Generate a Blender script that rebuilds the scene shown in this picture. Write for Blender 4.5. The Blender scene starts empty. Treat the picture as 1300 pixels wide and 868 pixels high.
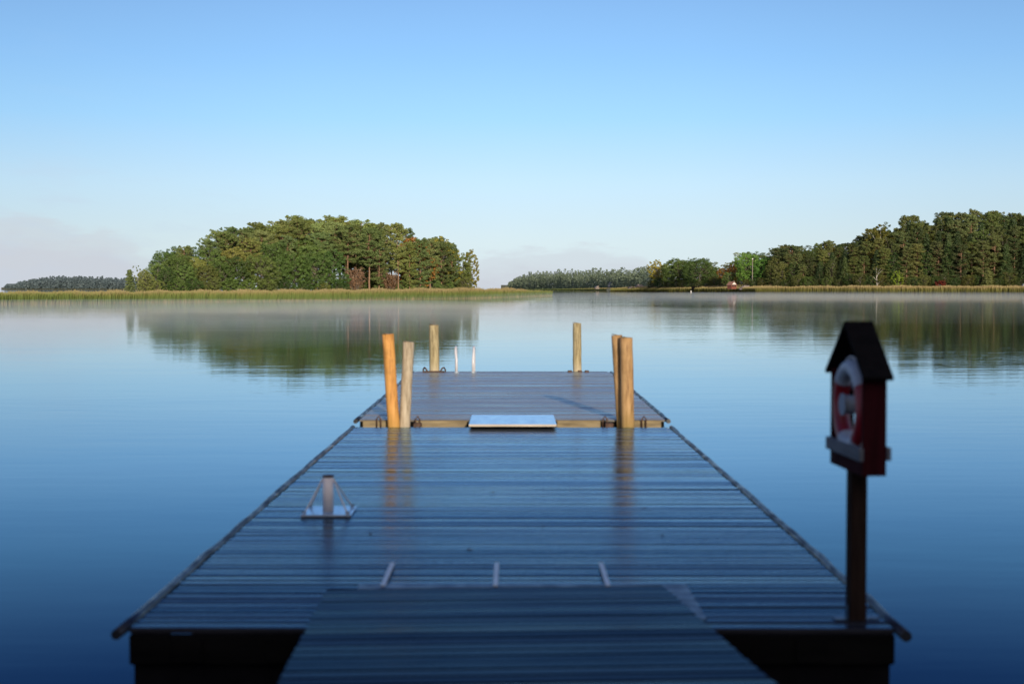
import bpy, math, random
import numpy as np
from mathutils import Vector, Matrix
sc = bpy.context.scene
COL = sc.collection
R = math.radians
rnd = random.Random(7)
CAM_Z = 2.40; PITCH = math.atan(69/1806.0); F = 1806.0
DECK = 0.40; DECK2 = 0.46
SUNDIR = Vector((-0.182, 0.952, -0.247)).normalized()      # the way the light travels

# ------------------------------------------------------------------ helpers
def ray(px, py):
    v = 434 - py
    return (px-650, v*math.sin(PITCH)+F*math.cos(PITCH), v*math.cos(PITCH)-F*math.sin(PITCH))
def g(px, py, z=0.0):                 # where the sight line through a photo pixel meets height z
    d = ray(px, py); k = (z-CAM_Z)/d[2]
    return d[0]*k, d[1]*k
def zt(py, d):                        # height seen at photo row py at distance d
    r = ray(650, py); return CAM_Z + r[2]*d/r[1]
def xt(px, d): return (px-650)/F*d
def pw(x, pts):
    if x <= pts[0][0]: return pts[0][1]
    for (a, b), (c, e) in zip(pts, pts[1:]):
        if x <= c: return b+(e-b)*(x-a)/(c-a)
    return pts[-1][1]

def link(o, parent=None):
    COL.objects.link(o)
    if parent is not None: o.parent = parent
    return o
def tag(o, label=None, cat=None, group=None, kind=None):
    if label: o['label'] = label
    if cat: o['category'] = cat
    if group: o['group'] = group
    if kind: o['kind'] = kind
    return o
def empty(name, loc, rz=0.0):
    o = bpy.data.objects.new(name, None); o.location = loc; o.rotation_euler = (0, 0, rz)
    o.empty_display_size = .2
    return link(o)

class MB:
    def __init__(s): s.v = []; s.f = []; s.sm = []
    def add(s, v, f, smooth=False):
        n = len(s.v); s.v += [tuple(p) for p in v]; s.f += [tuple(i+n for i in q) for q in f]; s.sm += [smooth]*len(f); return s
    def box(s, x0, x1, y0, y1, z0, z1, M=None, bev=0.0):
        if bev > 0:
            b = min(bev, (x1-x0)*.45, (y1-y0)*.45, (z1-z0)*.45)
            # chamfered top and vertical edges
            v = []
            for z, i in ((z0, 0), (z1-b, 0), (z1, b)):
                for cx, cy in ((x0+i+b, y0+i), (x1-i-b, y0+i), (x1-i, y0+i+b), (x1-i, y1-i-b), (x1-i-b, y1-i), (x0+i+b, y1-i), (x0+i, y1-i-b), (x0+i, y0+i+b)):
                    v.append((cx, cy, z))
            f = [tuple(range(7, -1, -1)), tuple(range(16, 24))]
            for k in (0, 8):
                for i in range(8):
                    j = (i+1) % 8; f.append((k+i, k+j, k+8+j, k+8+i))
        else:
            v = [(x0,y0,z0),(x1,y0,z0),(x1,y1,z0),(x0,y1,z0),(x0,y0,z1),(x1,y0,z1),(x1,y1,z1),(x0,y1,z1)]
            f = [(3,2,1,0),(4,5,6,7),(0,1,5,4),(1,2,6,5),(2,3,7,6),(3,0,4,7)]
        if M is not None: v = [tuple(M @ Vector(p)) for p in v]
        return s.add(v, f)
    def tube(s, pts, rad, n=12, caps=True, smooth=True):
        pts = [Vector(p) for p in pts]
        if not hasattr(rad, '__len__'): rad = [rad]*len(pts)
        v = []; prev = None
        for i, p in enumerate(pts):
            a = pts[max(i-1, 0)]; b = pts[min(i+1, len(pts)-1)]
            t = (b-a).normalized()
            if prev is None:
                u = t.orthogonal().normalized()
            else:
                u = (prev - t*prev.dot(t)).normalized()
            prev = u; w = t.cross(u)
            for k in range(n):
                an = 2*math.pi*k/n
                v.append(p + (u*math.cos(an)+w*math.sin(an))*rad[i])
        f = []
        for i in range(len(pts)-1):
            for k in range(n):
                j = (k+1) % n
                f.append((i*n+k, i*n+j, (i+1)*n+j, (i+1)*n+k))
        s.add(v, f, smooth)
        if caps:
            m = len(s.v)-len(v)
            s.f.append(tuple(m+k for k in range(n-1, -1, -1))); s.sm.append(False)
            s.f.append(tuple(m+(len(pts)-1)*n+k for k in range(n))); s.sm.append(False)
        return s
    def torus(s, c, R0, r0, axis='x', n=48, m=16, a0=0, a1=2*math.pi):
        full = abs(a1-a0-2*math.pi) < 1e-6
        v = []; cnt = n if full else n+1
        for i in range(cnt):
            a = a0+(a1-a0)*i/n
            for k in range(m):
                b = 2*math.pi*k/m
                rr = R0+r0*math.cos(b); h = r0*math.sin(b)
                q = {'x': (h, rr*math.cos(a), rr*math.sin(a)), 'y': (rr*math.cos(a), h, rr*math.sin(a)), 'z': (rr*math.cos(a), rr*math.sin(a), h)}[axis]
                v.append((c[0]+q[0], c[1]+q[1], c[2]+q[2]))
        f = []
        for i in range(n):
            i2 = (i+1) % cnt
            for k in range(m):
                k2 = (k+1) % m
                f.append((i*m+k, i2*m+k, i2*m+k2, i*m+k2))
        s.add(v, f, True)
        if not full:
            b = len(s.v)-len(v)
            s.f.append(tuple(b+k for k in range(m))); s.sm.append(False)
            s.f.append(tuple(b+n*m+k for k in range(m-1, -1, -1))); s.sm.append(False)
        return s
    def build(s, name, mat, parent=None, loc=None):
        me = bpy.data.meshes.new(name); me.from_pydata(s.v, [], s.f); me.materials.append(mat)
        me.polygons.foreach_set('use_smooth', s.sm); me.update()
        o = bpy.data.objects.new(name, me)
        if loc: o.location = loc
        return link(o, parent)

def np_mesh(name, V, Q, mat):
    me = bpy.data.meshes.new(name)
    nf = len(Q)
    me.vertices.add(len(V)); me.vertices.foreach_set('co', np.ascontiguousarray(V, dtype=np.float32).ravel())
    me.loops.add(nf*4); me.loops.foreach_set('vertex_index', np.ascontiguousarray(Q, dtype=np.int32).ravel())
    me.polygons.add(nf); me.polygons.foreach_set('loop_start', np.arange(0, nf*4, 4, dtype=np.int32))
    me.polygons.foreach_set('loop_total', np.full(nf, 4, dtype=np.int32))
    me.update(calc_edges=True); me.validate(); me.materials.append(mat)
    return me

# ------------------------------------------------------------------ materials
def newmat(name):
    m = bpy.data.materials.new(name); m.use_nodes = True
    nt = m.node_tree; nt.nodes.clear()
    out = nt.nodes.new('ShaderNodeOutputMaterial')
    return m, nt, out
def N(nt, typ, **kw):
    n = nt.nodes.new(typ)
    for k, v in kw.items():
        if k.startswith('i_'):
            n.inputs[k[2:].replace('_', ' ')].default_value = v
        else: setattr(n, k, v)
    return n
def ramp(nt, stops, fac=None, interp='LINEAR'):
    n = nt.nodes.new('ShaderNodeValToRGB'); cr = n.color_ramp; cr.interpolation = interp
    while len(cr.elements) < len(stops): cr.elements.new(.5)
    for e, (p, c) in zip(cr.elements, stops):
        e.position = p; e.color = (c, c, c, 1) if not hasattr(c, '__len__') else (*c, 1)
    if fac is not None: nt.links.new(fac, n.inputs['Fac'])
    return n
def mathn(nt, op, a, b=None, clamp=False):
    n = nt.nodes.new('ShaderNodeMath'); n.operation = op; n.use_clamp = clamp
    for i, q in enumerate((a, b)):
        if q is None: continue
        if isinstance(q, (int, float)): n.inputs[i].default_value = q
        else: nt.links.new(q, n.inputs[i])
    return n.outputs[0]
def mixc(nt, fac, a, b, mode='MIX'):
    n = nt.nodes.new('ShaderNodeMix'); n.data_type = 'RGBA'; n.blend_type = mode
    for i, q in ((0, fac), (6, a), (7, b)):
        if isinstance(q, (int, float)): n.inputs[i].default_value = q
        elif isinstance(q, tuple): n.inputs[i].default_value = (*q, 1)
        else: nt.links.new(q, n.inputs[i])
    return n.outputs[2]
def noise(nt, scale, vec=None, detail=4, rough=.55):
    n = N(nt, 'ShaderNodeTexNoise'); n.inputs['Scale'].default_value = scale; n.inputs['Detail'].default_value = detail
    n.inputs['Roughness'].default_value = rough
    if vec is not None: nt.links.new(vec, n.inputs['Vector'])
    return n.outputs['Fac']
def coords(nt, scale=(1, 1, 1), kind='Object', rot=(0, 0, 0)):
    t = N(nt, 'ShaderNodeTexCoord'); m = N(nt, 'ShaderNodeMapping'); m.inputs['Scale'].default_value = scale
    m.inputs['Rotation'].default_value = rot
    nt.links.new(t.outputs[kind], m.inputs['Vector']); return m.outputs[0]

def simple(name, c1, c2, scale=8, rough=(.4, .7), stretch=(1, 1, 1), bump=.3, metal=0.0, ior=1.5, bdist=.003):
    m, nt, out = newmat(name)
    b = N(nt, 'ShaderNodeBsdfPrincipled'); L = nt.links.new
    v = coords(nt, stretch)
    n1 = noise(nt, scale, v, 5, .6)
    L(ramp(nt, [(.3, c1), (.7, c2)], n1).outputs[0], b.inputs['Base Color'])
    L(ramp(nt, [(.3, rough[0]), (.7, rough[1])], noise(nt, scale*1.7, v)).outputs[0], b.inputs['Roughness'])
    b.inputs['Metallic'].default_value = metal; b.inputs['IOR'].default_value = ior
    bp = N(nt, 'ShaderNodeBump'); bp.inputs['Strength'].default_value = bump; bp.inputs['Distance'].default_value = bdist
    L(noise(nt, scale*3, v), bp.inputs['Height']); L(bp.outputs[0], b.inputs['Normal'])
    L(b.outputs[0], out.inputs[0]); return m

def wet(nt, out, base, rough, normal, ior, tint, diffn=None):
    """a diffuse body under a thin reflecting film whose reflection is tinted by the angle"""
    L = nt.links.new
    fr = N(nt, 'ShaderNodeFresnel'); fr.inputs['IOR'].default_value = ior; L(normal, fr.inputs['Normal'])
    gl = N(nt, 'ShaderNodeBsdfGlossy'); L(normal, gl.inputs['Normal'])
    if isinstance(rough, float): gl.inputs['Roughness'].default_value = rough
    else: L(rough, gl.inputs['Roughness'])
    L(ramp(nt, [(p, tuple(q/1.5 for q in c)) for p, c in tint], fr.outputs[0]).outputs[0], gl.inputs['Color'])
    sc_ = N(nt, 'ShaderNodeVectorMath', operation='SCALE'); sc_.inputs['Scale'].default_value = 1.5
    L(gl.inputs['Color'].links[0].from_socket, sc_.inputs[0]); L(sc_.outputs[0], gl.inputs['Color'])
    df = N(nt, 'ShaderNodeBsdfDiffuse'); L(normal, df.inputs['Normal'])
    if isinstance(base, tuple): df.inputs['Color'].default_value = (*base, 1)
    else: L(base, df.inputs['Color'])
    ms = N(nt, 'ShaderNodeMixShader'); L(fr.outputs[0], ms.inputs[0]); L(df.outputs[0], ms.inputs[1]); L(gl.outputs[0], ms.inputs[2])
    L(ms.outputs[0], out.inputs[0])

def plank_mat(name, c1, c2, rlo, rhi, tint):
    """wet planks: grain along x, each plank with its own tone and wetness"""
    m, nt, out = newmat(name); L = nt.links.new
    b = N(nt, 'ShaderNodeBsdfPrincipled')
    geo = N(nt, 'ShaderNodeNewGeometry'); ri = geo.outputs['Random Per Island']
    v = coords(nt, (1.2, 22, 6)); vo = N(nt, 'ShaderNodeVectorMath', operation='ADD')
    cx = N(nt, 'ShaderNodeCombineXYZ'); L(mathn(nt, 'MULTIPLY', ri, 37.0), cx.inputs[0]); L(v, vo.inputs[0]); L(cx.outputs[0], vo.inputs[1])
    gr = noise(nt, 2.2, vo.outputs[0], 6, .65)
    big = noise(nt, 1.1, coords(nt, (.55, 1.6, 1)), 3)
    mix1 = mathn(nt, 'ADD', mathn(nt, 'MULTIPLY', gr, .6), mathn(nt, 'MULTIPLY', ri, .4))
    bc = ramp(nt, [(.25, c1), (.75, c2)], mix1).outputs[0]
    rr = mathn(nt, 'ADD', mathn(nt, 'MULTIPLY', big, .45), mathn(nt, 'ADD', mathn(nt, 'MULTIPLY', ri, .35), mathn(nt, 'MULTIPLY', gr, .3)))
    ro = ramp(nt, [(.35, rlo), (.68, rhi)], rr).outputs[0]
    # grooves along the plank + fine grain
    bp = N(nt, 'ShaderNodeBump'); bp.inputs['Strength'].default_value = .55; bp.inputs['Distance'].default_value = .0022
    L(gr, bp.inputs['Height']); nt.nodes.remove(b)
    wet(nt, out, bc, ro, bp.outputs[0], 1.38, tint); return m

def leaf_mat(name, cols, var=.35, transl=.25, haze=None, hz=0.0, gain=2.3):
    cols = [tuple(min(.7, q*gain) for q in c) for c in cols]
    m, nt, out = newmat(name); L = nt.links.new
    geo = N(nt, 'ShaderNodeNewGeometry'); oi = N(nt, 'ShaderNodeObjectInfo')
    n1 = noise(nt, .45, coords(nt), 3)
    f = mathn(nt, 'ADD', mathn(nt, 'MULTIPLY', geo.outputs['Random Per Island'], var), mathn(nt, 'ADD', mathn(nt, 'MULTIPLY', n1, .45), mathn(nt, 'MULTIPLY', oi.outputs['Random'], .45)))
    k = len(cols)
    c = ramp(nt, [(.15+.7*i/(k-1), cc) for i, cc in enumerate(cols)], f).outputs[0]
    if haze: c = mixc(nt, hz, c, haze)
    c = mixc(nt, 1.0, c, oi.outputs['Color'], 'MULTIPLY')
    d = N(nt, 'ShaderNodeBsdfDiffuse'); t = N(nt, 'ShaderNodeBsdfTranslucent'); gl = N(nt, 'ShaderNodeBsdfGlossy')
    gl.inputs['Roughness'].default_value = .5; gl.inputs['Color'].default_value = (.5, .5, .5, 1)
    L(c, d.inputs[0]); L(c, t.inputs[0])
    ms = N(nt, 'ShaderNodeMixShader'); ms.inputs[0].default_value = transl; L(d.outputs[0], ms.inputs[1]); L(t.outputs[0], ms.inputs[2])
    m2 = N(nt, 'ShaderNodeMixShader'); m2.inputs[0].default_value = .04; L(ms.outputs[0], m2.inputs[1]); L(gl.outputs[0], m2.inputs[2])
    L(m2.outputs[0], out.inputs[0]); return m

M = {}
M['plank'] = plank_mat('wet_deck_planks', (.009, .010, .014), (.030, .030, .036), .09, .28, [(.12, (.11, .20, .31)), (.24, (.19, .35, .51)), (.34, (.42, .69, .92)), (.46, (.92, 1.22, 1.42)), (1, (.95, 1.1, 1.2))])  # near copy: blue shade put into base colour and reflection tint
M['plank_far'] = plank_mat('wet_deck_planks_sunlit', (.07, .058, .048), (.18, .155, .128), .16, .42, [(.1, (.8, .92, .95)), (1, (.9, 1, 1.02))])  # sunlit copy of the planks, the sun's brightness put into a lighter base
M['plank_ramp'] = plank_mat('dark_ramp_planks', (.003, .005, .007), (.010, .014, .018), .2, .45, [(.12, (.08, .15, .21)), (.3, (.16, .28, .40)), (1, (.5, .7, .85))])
def sheet_mat():
    m, nt, out = newmat('pale_sky_tinted_sheet'); L = nt.links.new
    bp = N(nt, 'ShaderNodeBump'); bp.inputs['Strength'].default_value = .1; bp.inputs['Distance'].default_value = .002; L(noise(nt, 6), bp.inputs['Height'])
    b = ramp(nt, [(.3, (.26, .34, .44)), (.7, (.36, .44, .54))], noise(nt, 5)).outputs[0]  # blue of the reflected sky put into the base colour
    ro = ramp(nt, [(.3, .12), (.7, .26)], noise(nt, 9)).outputs[0]
    wet(nt, out, b, ro, bp.outputs[0], 1.75, [(0, (.75, 1.0, 1.25)), (1, (.85, 1.05, 1.2))]); return m
M['white_sheet'] = sheet_mat()
M['beam_dark'] = simple('dark_wet_beam', (.0015, .0015, .0018), (.006, .006, .006), 3, (.7, .9), (.4, 3, 3), .3, 0, 1.15)
M['beam_pale'] = simple('pale_batten', (.40, .34, .26), (.55, .48, .40), 4, (.5, .7), (.6, 4, 4), .4)
M['beam_warm'] = simple('bare_timber', (.09, .065, .032), (.27, .205, .10), 4, (.5, .8), (.6, 4, 4), .5)
M['float'] = simple('black_float_plastic', (.002, .002, .003), (.006, .006, .008), 3, (.7, .9), (1, 1, 1), .3, 0, 1.15)
M['pipe'] = simple('bumper_log', (.005, .006, .009), (.028, .032, .040), 9, (.2, .55), (1, .25, 1), .6, bdist=.004)
def pile_mat(name, c1, c2, c3, cb=None, h=1.4):
    m, nt, out = newmat(name); L = nt.links.new
    b = N(nt, 'ShaderNodeBsdfPrincipled')
    v = coords(nt, (6, 6, .7))
    gr = noise(nt, 3.5, v, 7, .7); kn = noise(nt, 4.0, coords(nt, (1.5, 1.5, 1.0)), 3)
    c = ramp(nt, [(.22, tuple(q*.45 for q in c1)), (.36, c1), (.52, c2), (.72, c3)], gr).outputs[0]
    ck = noise(nt, 5.0, coords(nt, (9, 9, .25)), 3, .6)
    c = mixc(nt, ramp(nt, [(.30, .75), (.36, 0.0)], ck).outputs[0], c, tuple(q*.25 for q in c1))
    c = mixc(nt, ramp(nt, [(.56, 0.0), (.72, .6)], kn).outputs[0], c, tuple(q*.55 for q in c2))
    if cb:
        s = N(nt, 'ShaderNodeSeparateXYZ'); t = N(nt, 'ShaderNodeTexCoord'); L(t.outputs['Object'], s.inputs[0])
        z = mathn(nt, 'ADD', s.outputs[2], mathn(nt, 'MULTIPLY', gr, .4))
        c = mixc(nt, ramp(nt, [(.35, 1.0), (.75, 0.0)], mathn(nt, 'DIVIDE', z, h)).outputs[0], c, cb)
    L(c, b.inputs['Base Color']); b.inputs['Roughness'].default_value = .72
    bp = N(nt, 'ShaderNodeBump'); bp.inputs['Strength'].default_value = .8; bp.inputs['Distance'].default_value = .006
    L(gr, bp.inputs['Height']); L(bp.outputs[0], b.inputs['Normal']); L(b.outputs[0], out.inputs[0]); return m
M['pile_orange'] = pile_mat('fresh_orange_timber', (.34, .15, .03), (.58, .28, .07), (.66, .36, .11), (.42, .24, .05), 1.2)
M['pile_grey'] = pile_mat('weathered_grey_timber', (.22, .17, .11), (.42, .35, .25), (.55, .48, .37))
M['pile_brown'] = pile_mat('tan_timber', (.22, .12, .045), (.40, .24, .10), (.50, .33, .16), (.22, .15, .03), 1.2)
M['pile_olive'] = pile_mat('algae_stained_timber', (.17, .13, .06), (.34, .28, .15), (.46, .39, .24), (.58, .50, .36), 1.2)
M['steel'] = simple('galvanised_steel_sheet', (.05, .075, .11), (.10, .14, .20), 5, (.3, .5), (1, 1, 1), .15, .85)

M['strap'] = simple('worn_steel_strap', (.40, .48, .55), (.52, .62, .70), 20, (.3, .45), (1, 1, 1), .2, 0)
M['rust'] = simple('rusty_iron', (.03, .018, .012), (.10, .05, .03), 25, (.6, .9))
M['white_paint'] = simple('white_painted_metal', (.80, .75, .73), (.88, .84, .82), 6, (.3, .5), (1, 1, 1), .1)
M['rope'] = simple('pale_rope', (.6, .58, .54), (.75, .73, .70), 40, (.8, .9))
M['red_wood'] = simple('falu_red_boards', (.018, .002, .004), (.035, .004, .007), 5, (.8, .95), (4, 4, .6), .5, 0, 1.2)
M['roof_dark'] = simple('dark_roof_board', (.004, .004, .004), (.010, .009, .009), 8, (.85, .98), (1, 1, 1), .4, 0, 1.15)
M['post_dark'] = simple('dark_brown_post', (.012, .007, .006), (.028, .017, .013), 6, (.8, .95), (4, 4, .5), .5, 0, 1.2)
M['grey_board'] = simple('weathered_grey_board', (.05, .06, .075), (.12, .135, .16), 5, (.6, .8), (4, .6, 4), .5)
M['buoy_white'] = simple('white_buoy_foam', (.30, .36, .43), (.40, .46, .53), 4, (.4, .6))
M['reel_grey'] = simple('dull_white_line', (.20, .25, .31), (.27, .33, .40), 14, (.6, .8))
M['buoy_red'] = simple('red_buoy_foam', (.19, .006, .014), (.26, .010, .018), 4, (.35, .5))
M['ladder'] = simple('white_ladder_tube', (.52, .51, .54), (.62, .61, .63), 6, (.2, .35), (1, 1, 1), .1)
M['brown_leaf'] = simple('fallen_leaf', (.03, .02, .01), (.09, .05, .02), 20, (.5, .8))
M['bark_pine'] = pile_mat('pine_bark', (.11, .065, .04), (.27, .155, .09), (.38, .24, .15))
M['bark_grey'] = pile_mat('grey_bark', (.10, .085, .065), (.22, .19, .15), (.36, .32, .26))
M['bark_birch'] = pile_mat('birch_bark', (.10, .09, .08), (.5, .47, .42), (.65, .62, .56))
M['leaf_pine'] = leaf_mat('pine_needles', [(.020, .034, .014), (.060, .084, .028), (.115, .135, .046)])
M['leaf_pine_warm'] = leaf_mat('olive_pine_needles', [(.032, .046, .015), (.08, .10, .028), (.135, .145, .042)])
M['leaf_oak'] = leaf_mat('dark_green_leaves', [(.014, .030, .009), (.034, .060, .015), (.068, .098, .024)], transl=.14)
M['leaf_olive'] = leaf_mat('olive_leaves', [(.026, .038, .012), (.055, .070, .02), (.10, .105, .028)], transl=.16)
M['leaf_bright'] = leaf_mat('bright_green_leaves', [(.03, .075, .015), (.06, .13, .022), (.10, .18, .03)])
M['leaf_lime'] = leaf_mat('lime_leaves', [(.2, .34, .02), (.3, .45, .03), (.4, .5, .06)], gain=1.15)
M['leaf_yellow'] = leaf_mat('yellow_autumn_leaves', [(.12, .13, .02), (.23, .215, .035), (.36, .31, .06)], transl=.35, gain=1.15)
M['leaf_orange'] = leaf_mat('orange_autumn_leaves', [(.14, .09, .02), (.28, .13, .025), (.34, .17, .04)], transl=.3, gain=1.15)
M['leaf_red'] = leaf_mat('red_leaves', [(.12, .02, .015), (.25, .03, .02), (.3, .05, .03)], gain=1.15)
M['leaf_brown'] = leaf_mat('brown_twigs', [(.07, .045, .03), (.13, .08, .05), (.17, .11, .06)], gain=1.15)
M['leaf_spruce'] = leaf_mat('spruce_needles', [(.012, .024, .010), (.03, .05, .018), (.055, .08, .026)])

def reed_mat(name, h, cols, base=0.0):
    m, nt, out = newmat(name); L = nt.links.new
    t = N(nt, 'ShaderNodeTexCoord'); s = N(nt, 'ShaderNodeSeparateXYZ'); L(t.outputs['Object'], s.inputs[0])
    geo = N(nt, 'ShaderNodeNewGeometry'); ri = geo.outputs['Random Per Island']
    patch = noise(nt, .09, coords(nt, (1, .3, 0)), 4, .7)
    z = mathn(nt, 'DIVIDE', mathn(nt, 'SUBTRACT', s.outputs[2], base), h)
    z = mathn(nt, 'ADD', z, mathn(nt, 'MULTIPLY', mathn(nt, 'SUBTRACT', ri, .5), .32))
    z = mathn(nt, 'ADD', z, mathn(nt, 'MULTIPLY', mathn(nt, 'SUBTRACT', patch, .5), .45), True)
    c = ramp(nt, cols, z).outputs[0]
    c = mixc(nt, mathn(nt, 'MULTIPLY', ri, .3), c, tuple(q*.6 for q in cols[len(cols)//2][1]))
    d = N(nt, 'ShaderNodeBsdfDiffuse'); tr = N(nt, 'ShaderNodeBsdfTranslucent'); L(c, d.inputs[0]); L(c, tr.inputs[0])
    ms = N(nt, 'ShaderNodeMixShader'); ms.inputs[0].default_value = .25; L(d.outputs[0], ms.inputs[1]); L(tr.outputs[0], ms.inputs[2])
    L(ms.outputs[0], out.inputs[0]); return m
M['reed_left'] = reed_mat('reeds_green_tan', 1.75, [(0, (.34, .29, .16)), (.12, (.22, .23, .10)), (.28, (.15, .22, .07)), (.65, (.20, .25, .075)), (.86, (.29, .27, .10)), (1, (.38, .30, .15))])
M['reed_right'] = reed_mat('reeds_tan_brown', 2.6, [(0, (.12, .09, .04)), (.15, (.12, .12, .03)), (.6, (.21, .21, .065)), (.8, (.32, .27, .11)), (1, (.42, .33, .17))])
M['meadow'] = simple('meadow_ground', (.11, .12, .045), (.19, .17, .07), .8, (.8, .95), (1, 1, 1), .3, 0, 1.4, .1)
M['shore'] = simple('shore_ground', (.03, .035, .018), (.07, .06, .035), .8, (.8, .95), (1, 1, 1), .5, 0, 1.4, .1)
M['granite'] = simple('granite_rock', (.17, .14, .12), (.32, .26, .22), .6, (.7, .9), (1, 1, 1), .6, 0, 1.4, .1)
M['house_white'] = simple('house_white_boards', (.62, .60, .56), (.74, .72, .68), 2, (.6, .8), (6, 6, .5), .3)
M['house_red'] = simple('house_red_boards', (.16, .05, .03), (.24, .08, .05), 2, (.6, .8), (6, 6, .5), .3)
M['roof_tile'] = simple('clay_roof_tiles', (.25, .12, .08), (.36, .18, .12), 2, (.6, .8))
M['roof_grey'] = simple('grey_roof_felt', (.12, .12, .12), (.2, .2, .2), 2, (.6, .8))
M['window_dark'] = simple('dark_window_glass', (.02, .025, .03), (.04, .045, .05), 2, (.08, .15))

# water
def water_mat():
    m, nt, out = newmat('calm_lake_water'); L = nt.links.new
    n1 = noise(nt, 1.0, coords(nt, (.55, 1.9, 1), rot=(0, 0, R(4))), 3, .55)
    n2 = noise(nt, 1.0, coords(nt, (.10, .30, 1), rot=(0, 0, R(-7))), 2, .5)
    n3 = noise(nt, 1.0, coords(nt, (2.2, 6.5, 1)), 2, .5)
    t = N(nt, 'ShaderNodeTexCoord'); s = N(nt, 'ShaderNodeSeparateXYZ'); L(t.outputs['Object'], s.inputs[0])
    patch = ramp(nt, [(.38, .35), (.62, 1.0)], noise(nt, 1.0, coords(nt, (.006, .03, 1)), 3, .6)).outputs[0]
    near = ramp(nt, [(0.0, .22), (.12, .7), (.30, 1.0)], mathn(nt, 'DIVIDE', s.outputs[1], 250.0, True)).outputs[0]
    k = mathn(nt, 'MULTIPLY', patch, near)
    h = mathn(nt, 'ADD', mathn(nt, 'MULTIPLY', n1, .0060), mathn(nt, 'MULTIPLY', n2, .012))
    h = mathn(nt, 'ADD', h, mathn(nt, 'MULTIPLY', n3, .0006))
    h = mathn(nt, 'MULTIPLY', h, k)
    bp = N(nt, 'ShaderNodeBump'); bp.inputs['Strength'].default_value = 1.0; bp.inputs['Distance'].default_value = 1.0
    L(h, bp.inputs['Height'])
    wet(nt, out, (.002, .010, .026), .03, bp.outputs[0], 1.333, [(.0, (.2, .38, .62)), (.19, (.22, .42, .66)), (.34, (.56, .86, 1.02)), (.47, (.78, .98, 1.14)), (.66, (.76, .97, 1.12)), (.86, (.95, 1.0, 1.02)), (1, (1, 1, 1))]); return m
M['water'] = water_mat()
wv = []; wf = []
ys = [-300, 0, 30, 80, 200, 500, 1500, 5000, 14000]; xs = [-12000, -3000, -600, -100, 0, 100, 600, 3000, 12000]
for y in ys:
    for x in xs: wv.append((x, y, 0))
for j in range(len(ys)-1):
    for i in range(len(xs)-1):
        a = j*len(xs)+i; wf.append((a, a+1, a+1+len(xs), a+len(xs)))
mb = MB(); mb.add(wv, wf); tag(mb.build('water', M['water']), kind='structure')

# ------------------------------------------------------------------ the pontoons
def planks(mb, x0, x1, y0, y1, z, pitch=.137, gap=.014, th=.03, seed=0, tilt=.7, M_=None):
    r = random.Random(seed); n = int((y1-y0)/pitch)
    p = (y1-y0)/n
    for i in range(n):
        a = y0+i*p+gap/2; b = y0+(i+1)*p-gap/2
        ct = Matrix.Translation((0, (a+b)/2, z)) @ Matrix.Rotation(R(r.gauss(0, tilt)), 4, 'X') @ Matrix.Rotation(R(r.gauss(0, .05)), 4, 'Y')
        if M_ is not None: ct = M_ @ ct
        dx = r.uniform(-.006, .006)
        W_ = (b-a)/2; zz = r.uniform(-.002, .002); cr = r.uniform(.0002, .0016); sk = r.uniform(-.25, .25)
        prof = [(-1, -th), (-1, -.011)]+[(q, -cr*abs(q-sk)**2.2-(.0045 if abs(q) > .93 else 0)) for q in (-.94, -.8, -.55, -.25, 0, .25, .55, .8, .94)]+[(1, -.011), (1, -th)]
        nseg = 4; v = []; K = len(prof); bow = r.uniform(-.003, .003)
        for i_ in range(nseg+1):
            xx = x0+dx+(x1-x0)*i_/nseg; wob = bow*math.sin(math.pi*i_/nseg)
            v += [tuple(ct @ Vector((xx, q*W_+wob, z_+zz))) for q, z_ in prof]
        f = [(i_*K+j_, i_*K+(j_+1) % K, (i_+1)*K+(j_+1) % K, (i_+1)*K+j_) for i_ in range(nseg) for j_ in range(K)]
        f = [q[::-1] for q in f]
        mb.add(v, f, False); n0 = len(mb.v)-len(v)
        mb.f.append(tuple(n0+j_ for j_ in range(K))[::1]); mb.sm.append(False); mb.f.append(tuple(n0+nseg*K+j_ for j_ in range(K))[::-1]); mb.sm.append(False)

def dock(y0, y1, zd, label, seed, mp, end_mat):
    t = empty('floating_dock', (0, (y0+y1)/2, 0)); oy = (y0+y1)/2
    tag(t, label, 'dock', 'floating dock segments')
    hw = 2.245
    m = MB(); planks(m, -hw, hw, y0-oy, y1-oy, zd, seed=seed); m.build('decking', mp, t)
    m = MB()                                             # joists and cross beams under the planks
    for x in (-1.5, -.5, .5, 1.5): m.box(x-.03, x+.03, y0-oy+.08, y1-oy-.08, zd-.16, zd-.033)
    m.build('joists', M['beam_dark'], t)
    for s in (-1, 1):
        m = MB(); m.box(s*2.215-.025, s*2.215+.025, y0-oy+.02, y1-oy-.02, zd-.22, zd-.034); m.build('side_beam', M['beam_dark'], t)
        m = MB(); r = random.Random(seed+s)               # round bumper log, a bit uneven
        k = 26; pts = []; rad = []
        for i in range(k+1):
            y = y0-oy-.10+(y1-y0+.14)*i/k
            pts.append((s*(2.292+r.uniform(-.006, .006)), y, zd-.016+r.uniform(-.006, .006))); rad.append(.033*r.uniform(.90, 1.08))
        m.tube(pts, rad, 14); m.build('bumper_log', M['pipe'], t)
    for (ya, yb) in ((y0+.35, y0+2.3), ((y0+y1)/2-1, (y0+y1)/2+1), (y1-2.3, y1-.35)):
        m = MB(); m.box(-2.1, 2.1, ya-oy, yb-oy, -.28, zd-.225, None, .04); m.build('float', M['float'], t)
    return t, oy
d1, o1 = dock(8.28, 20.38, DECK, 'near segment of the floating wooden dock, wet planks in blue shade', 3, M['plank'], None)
m = MB(); m.box(-2.24, 2.24, 8.25-o1, 8.30-o1, DECK-.20, DECK-.034); m.build('end_beam', M['beam_dark'], d1)
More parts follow.
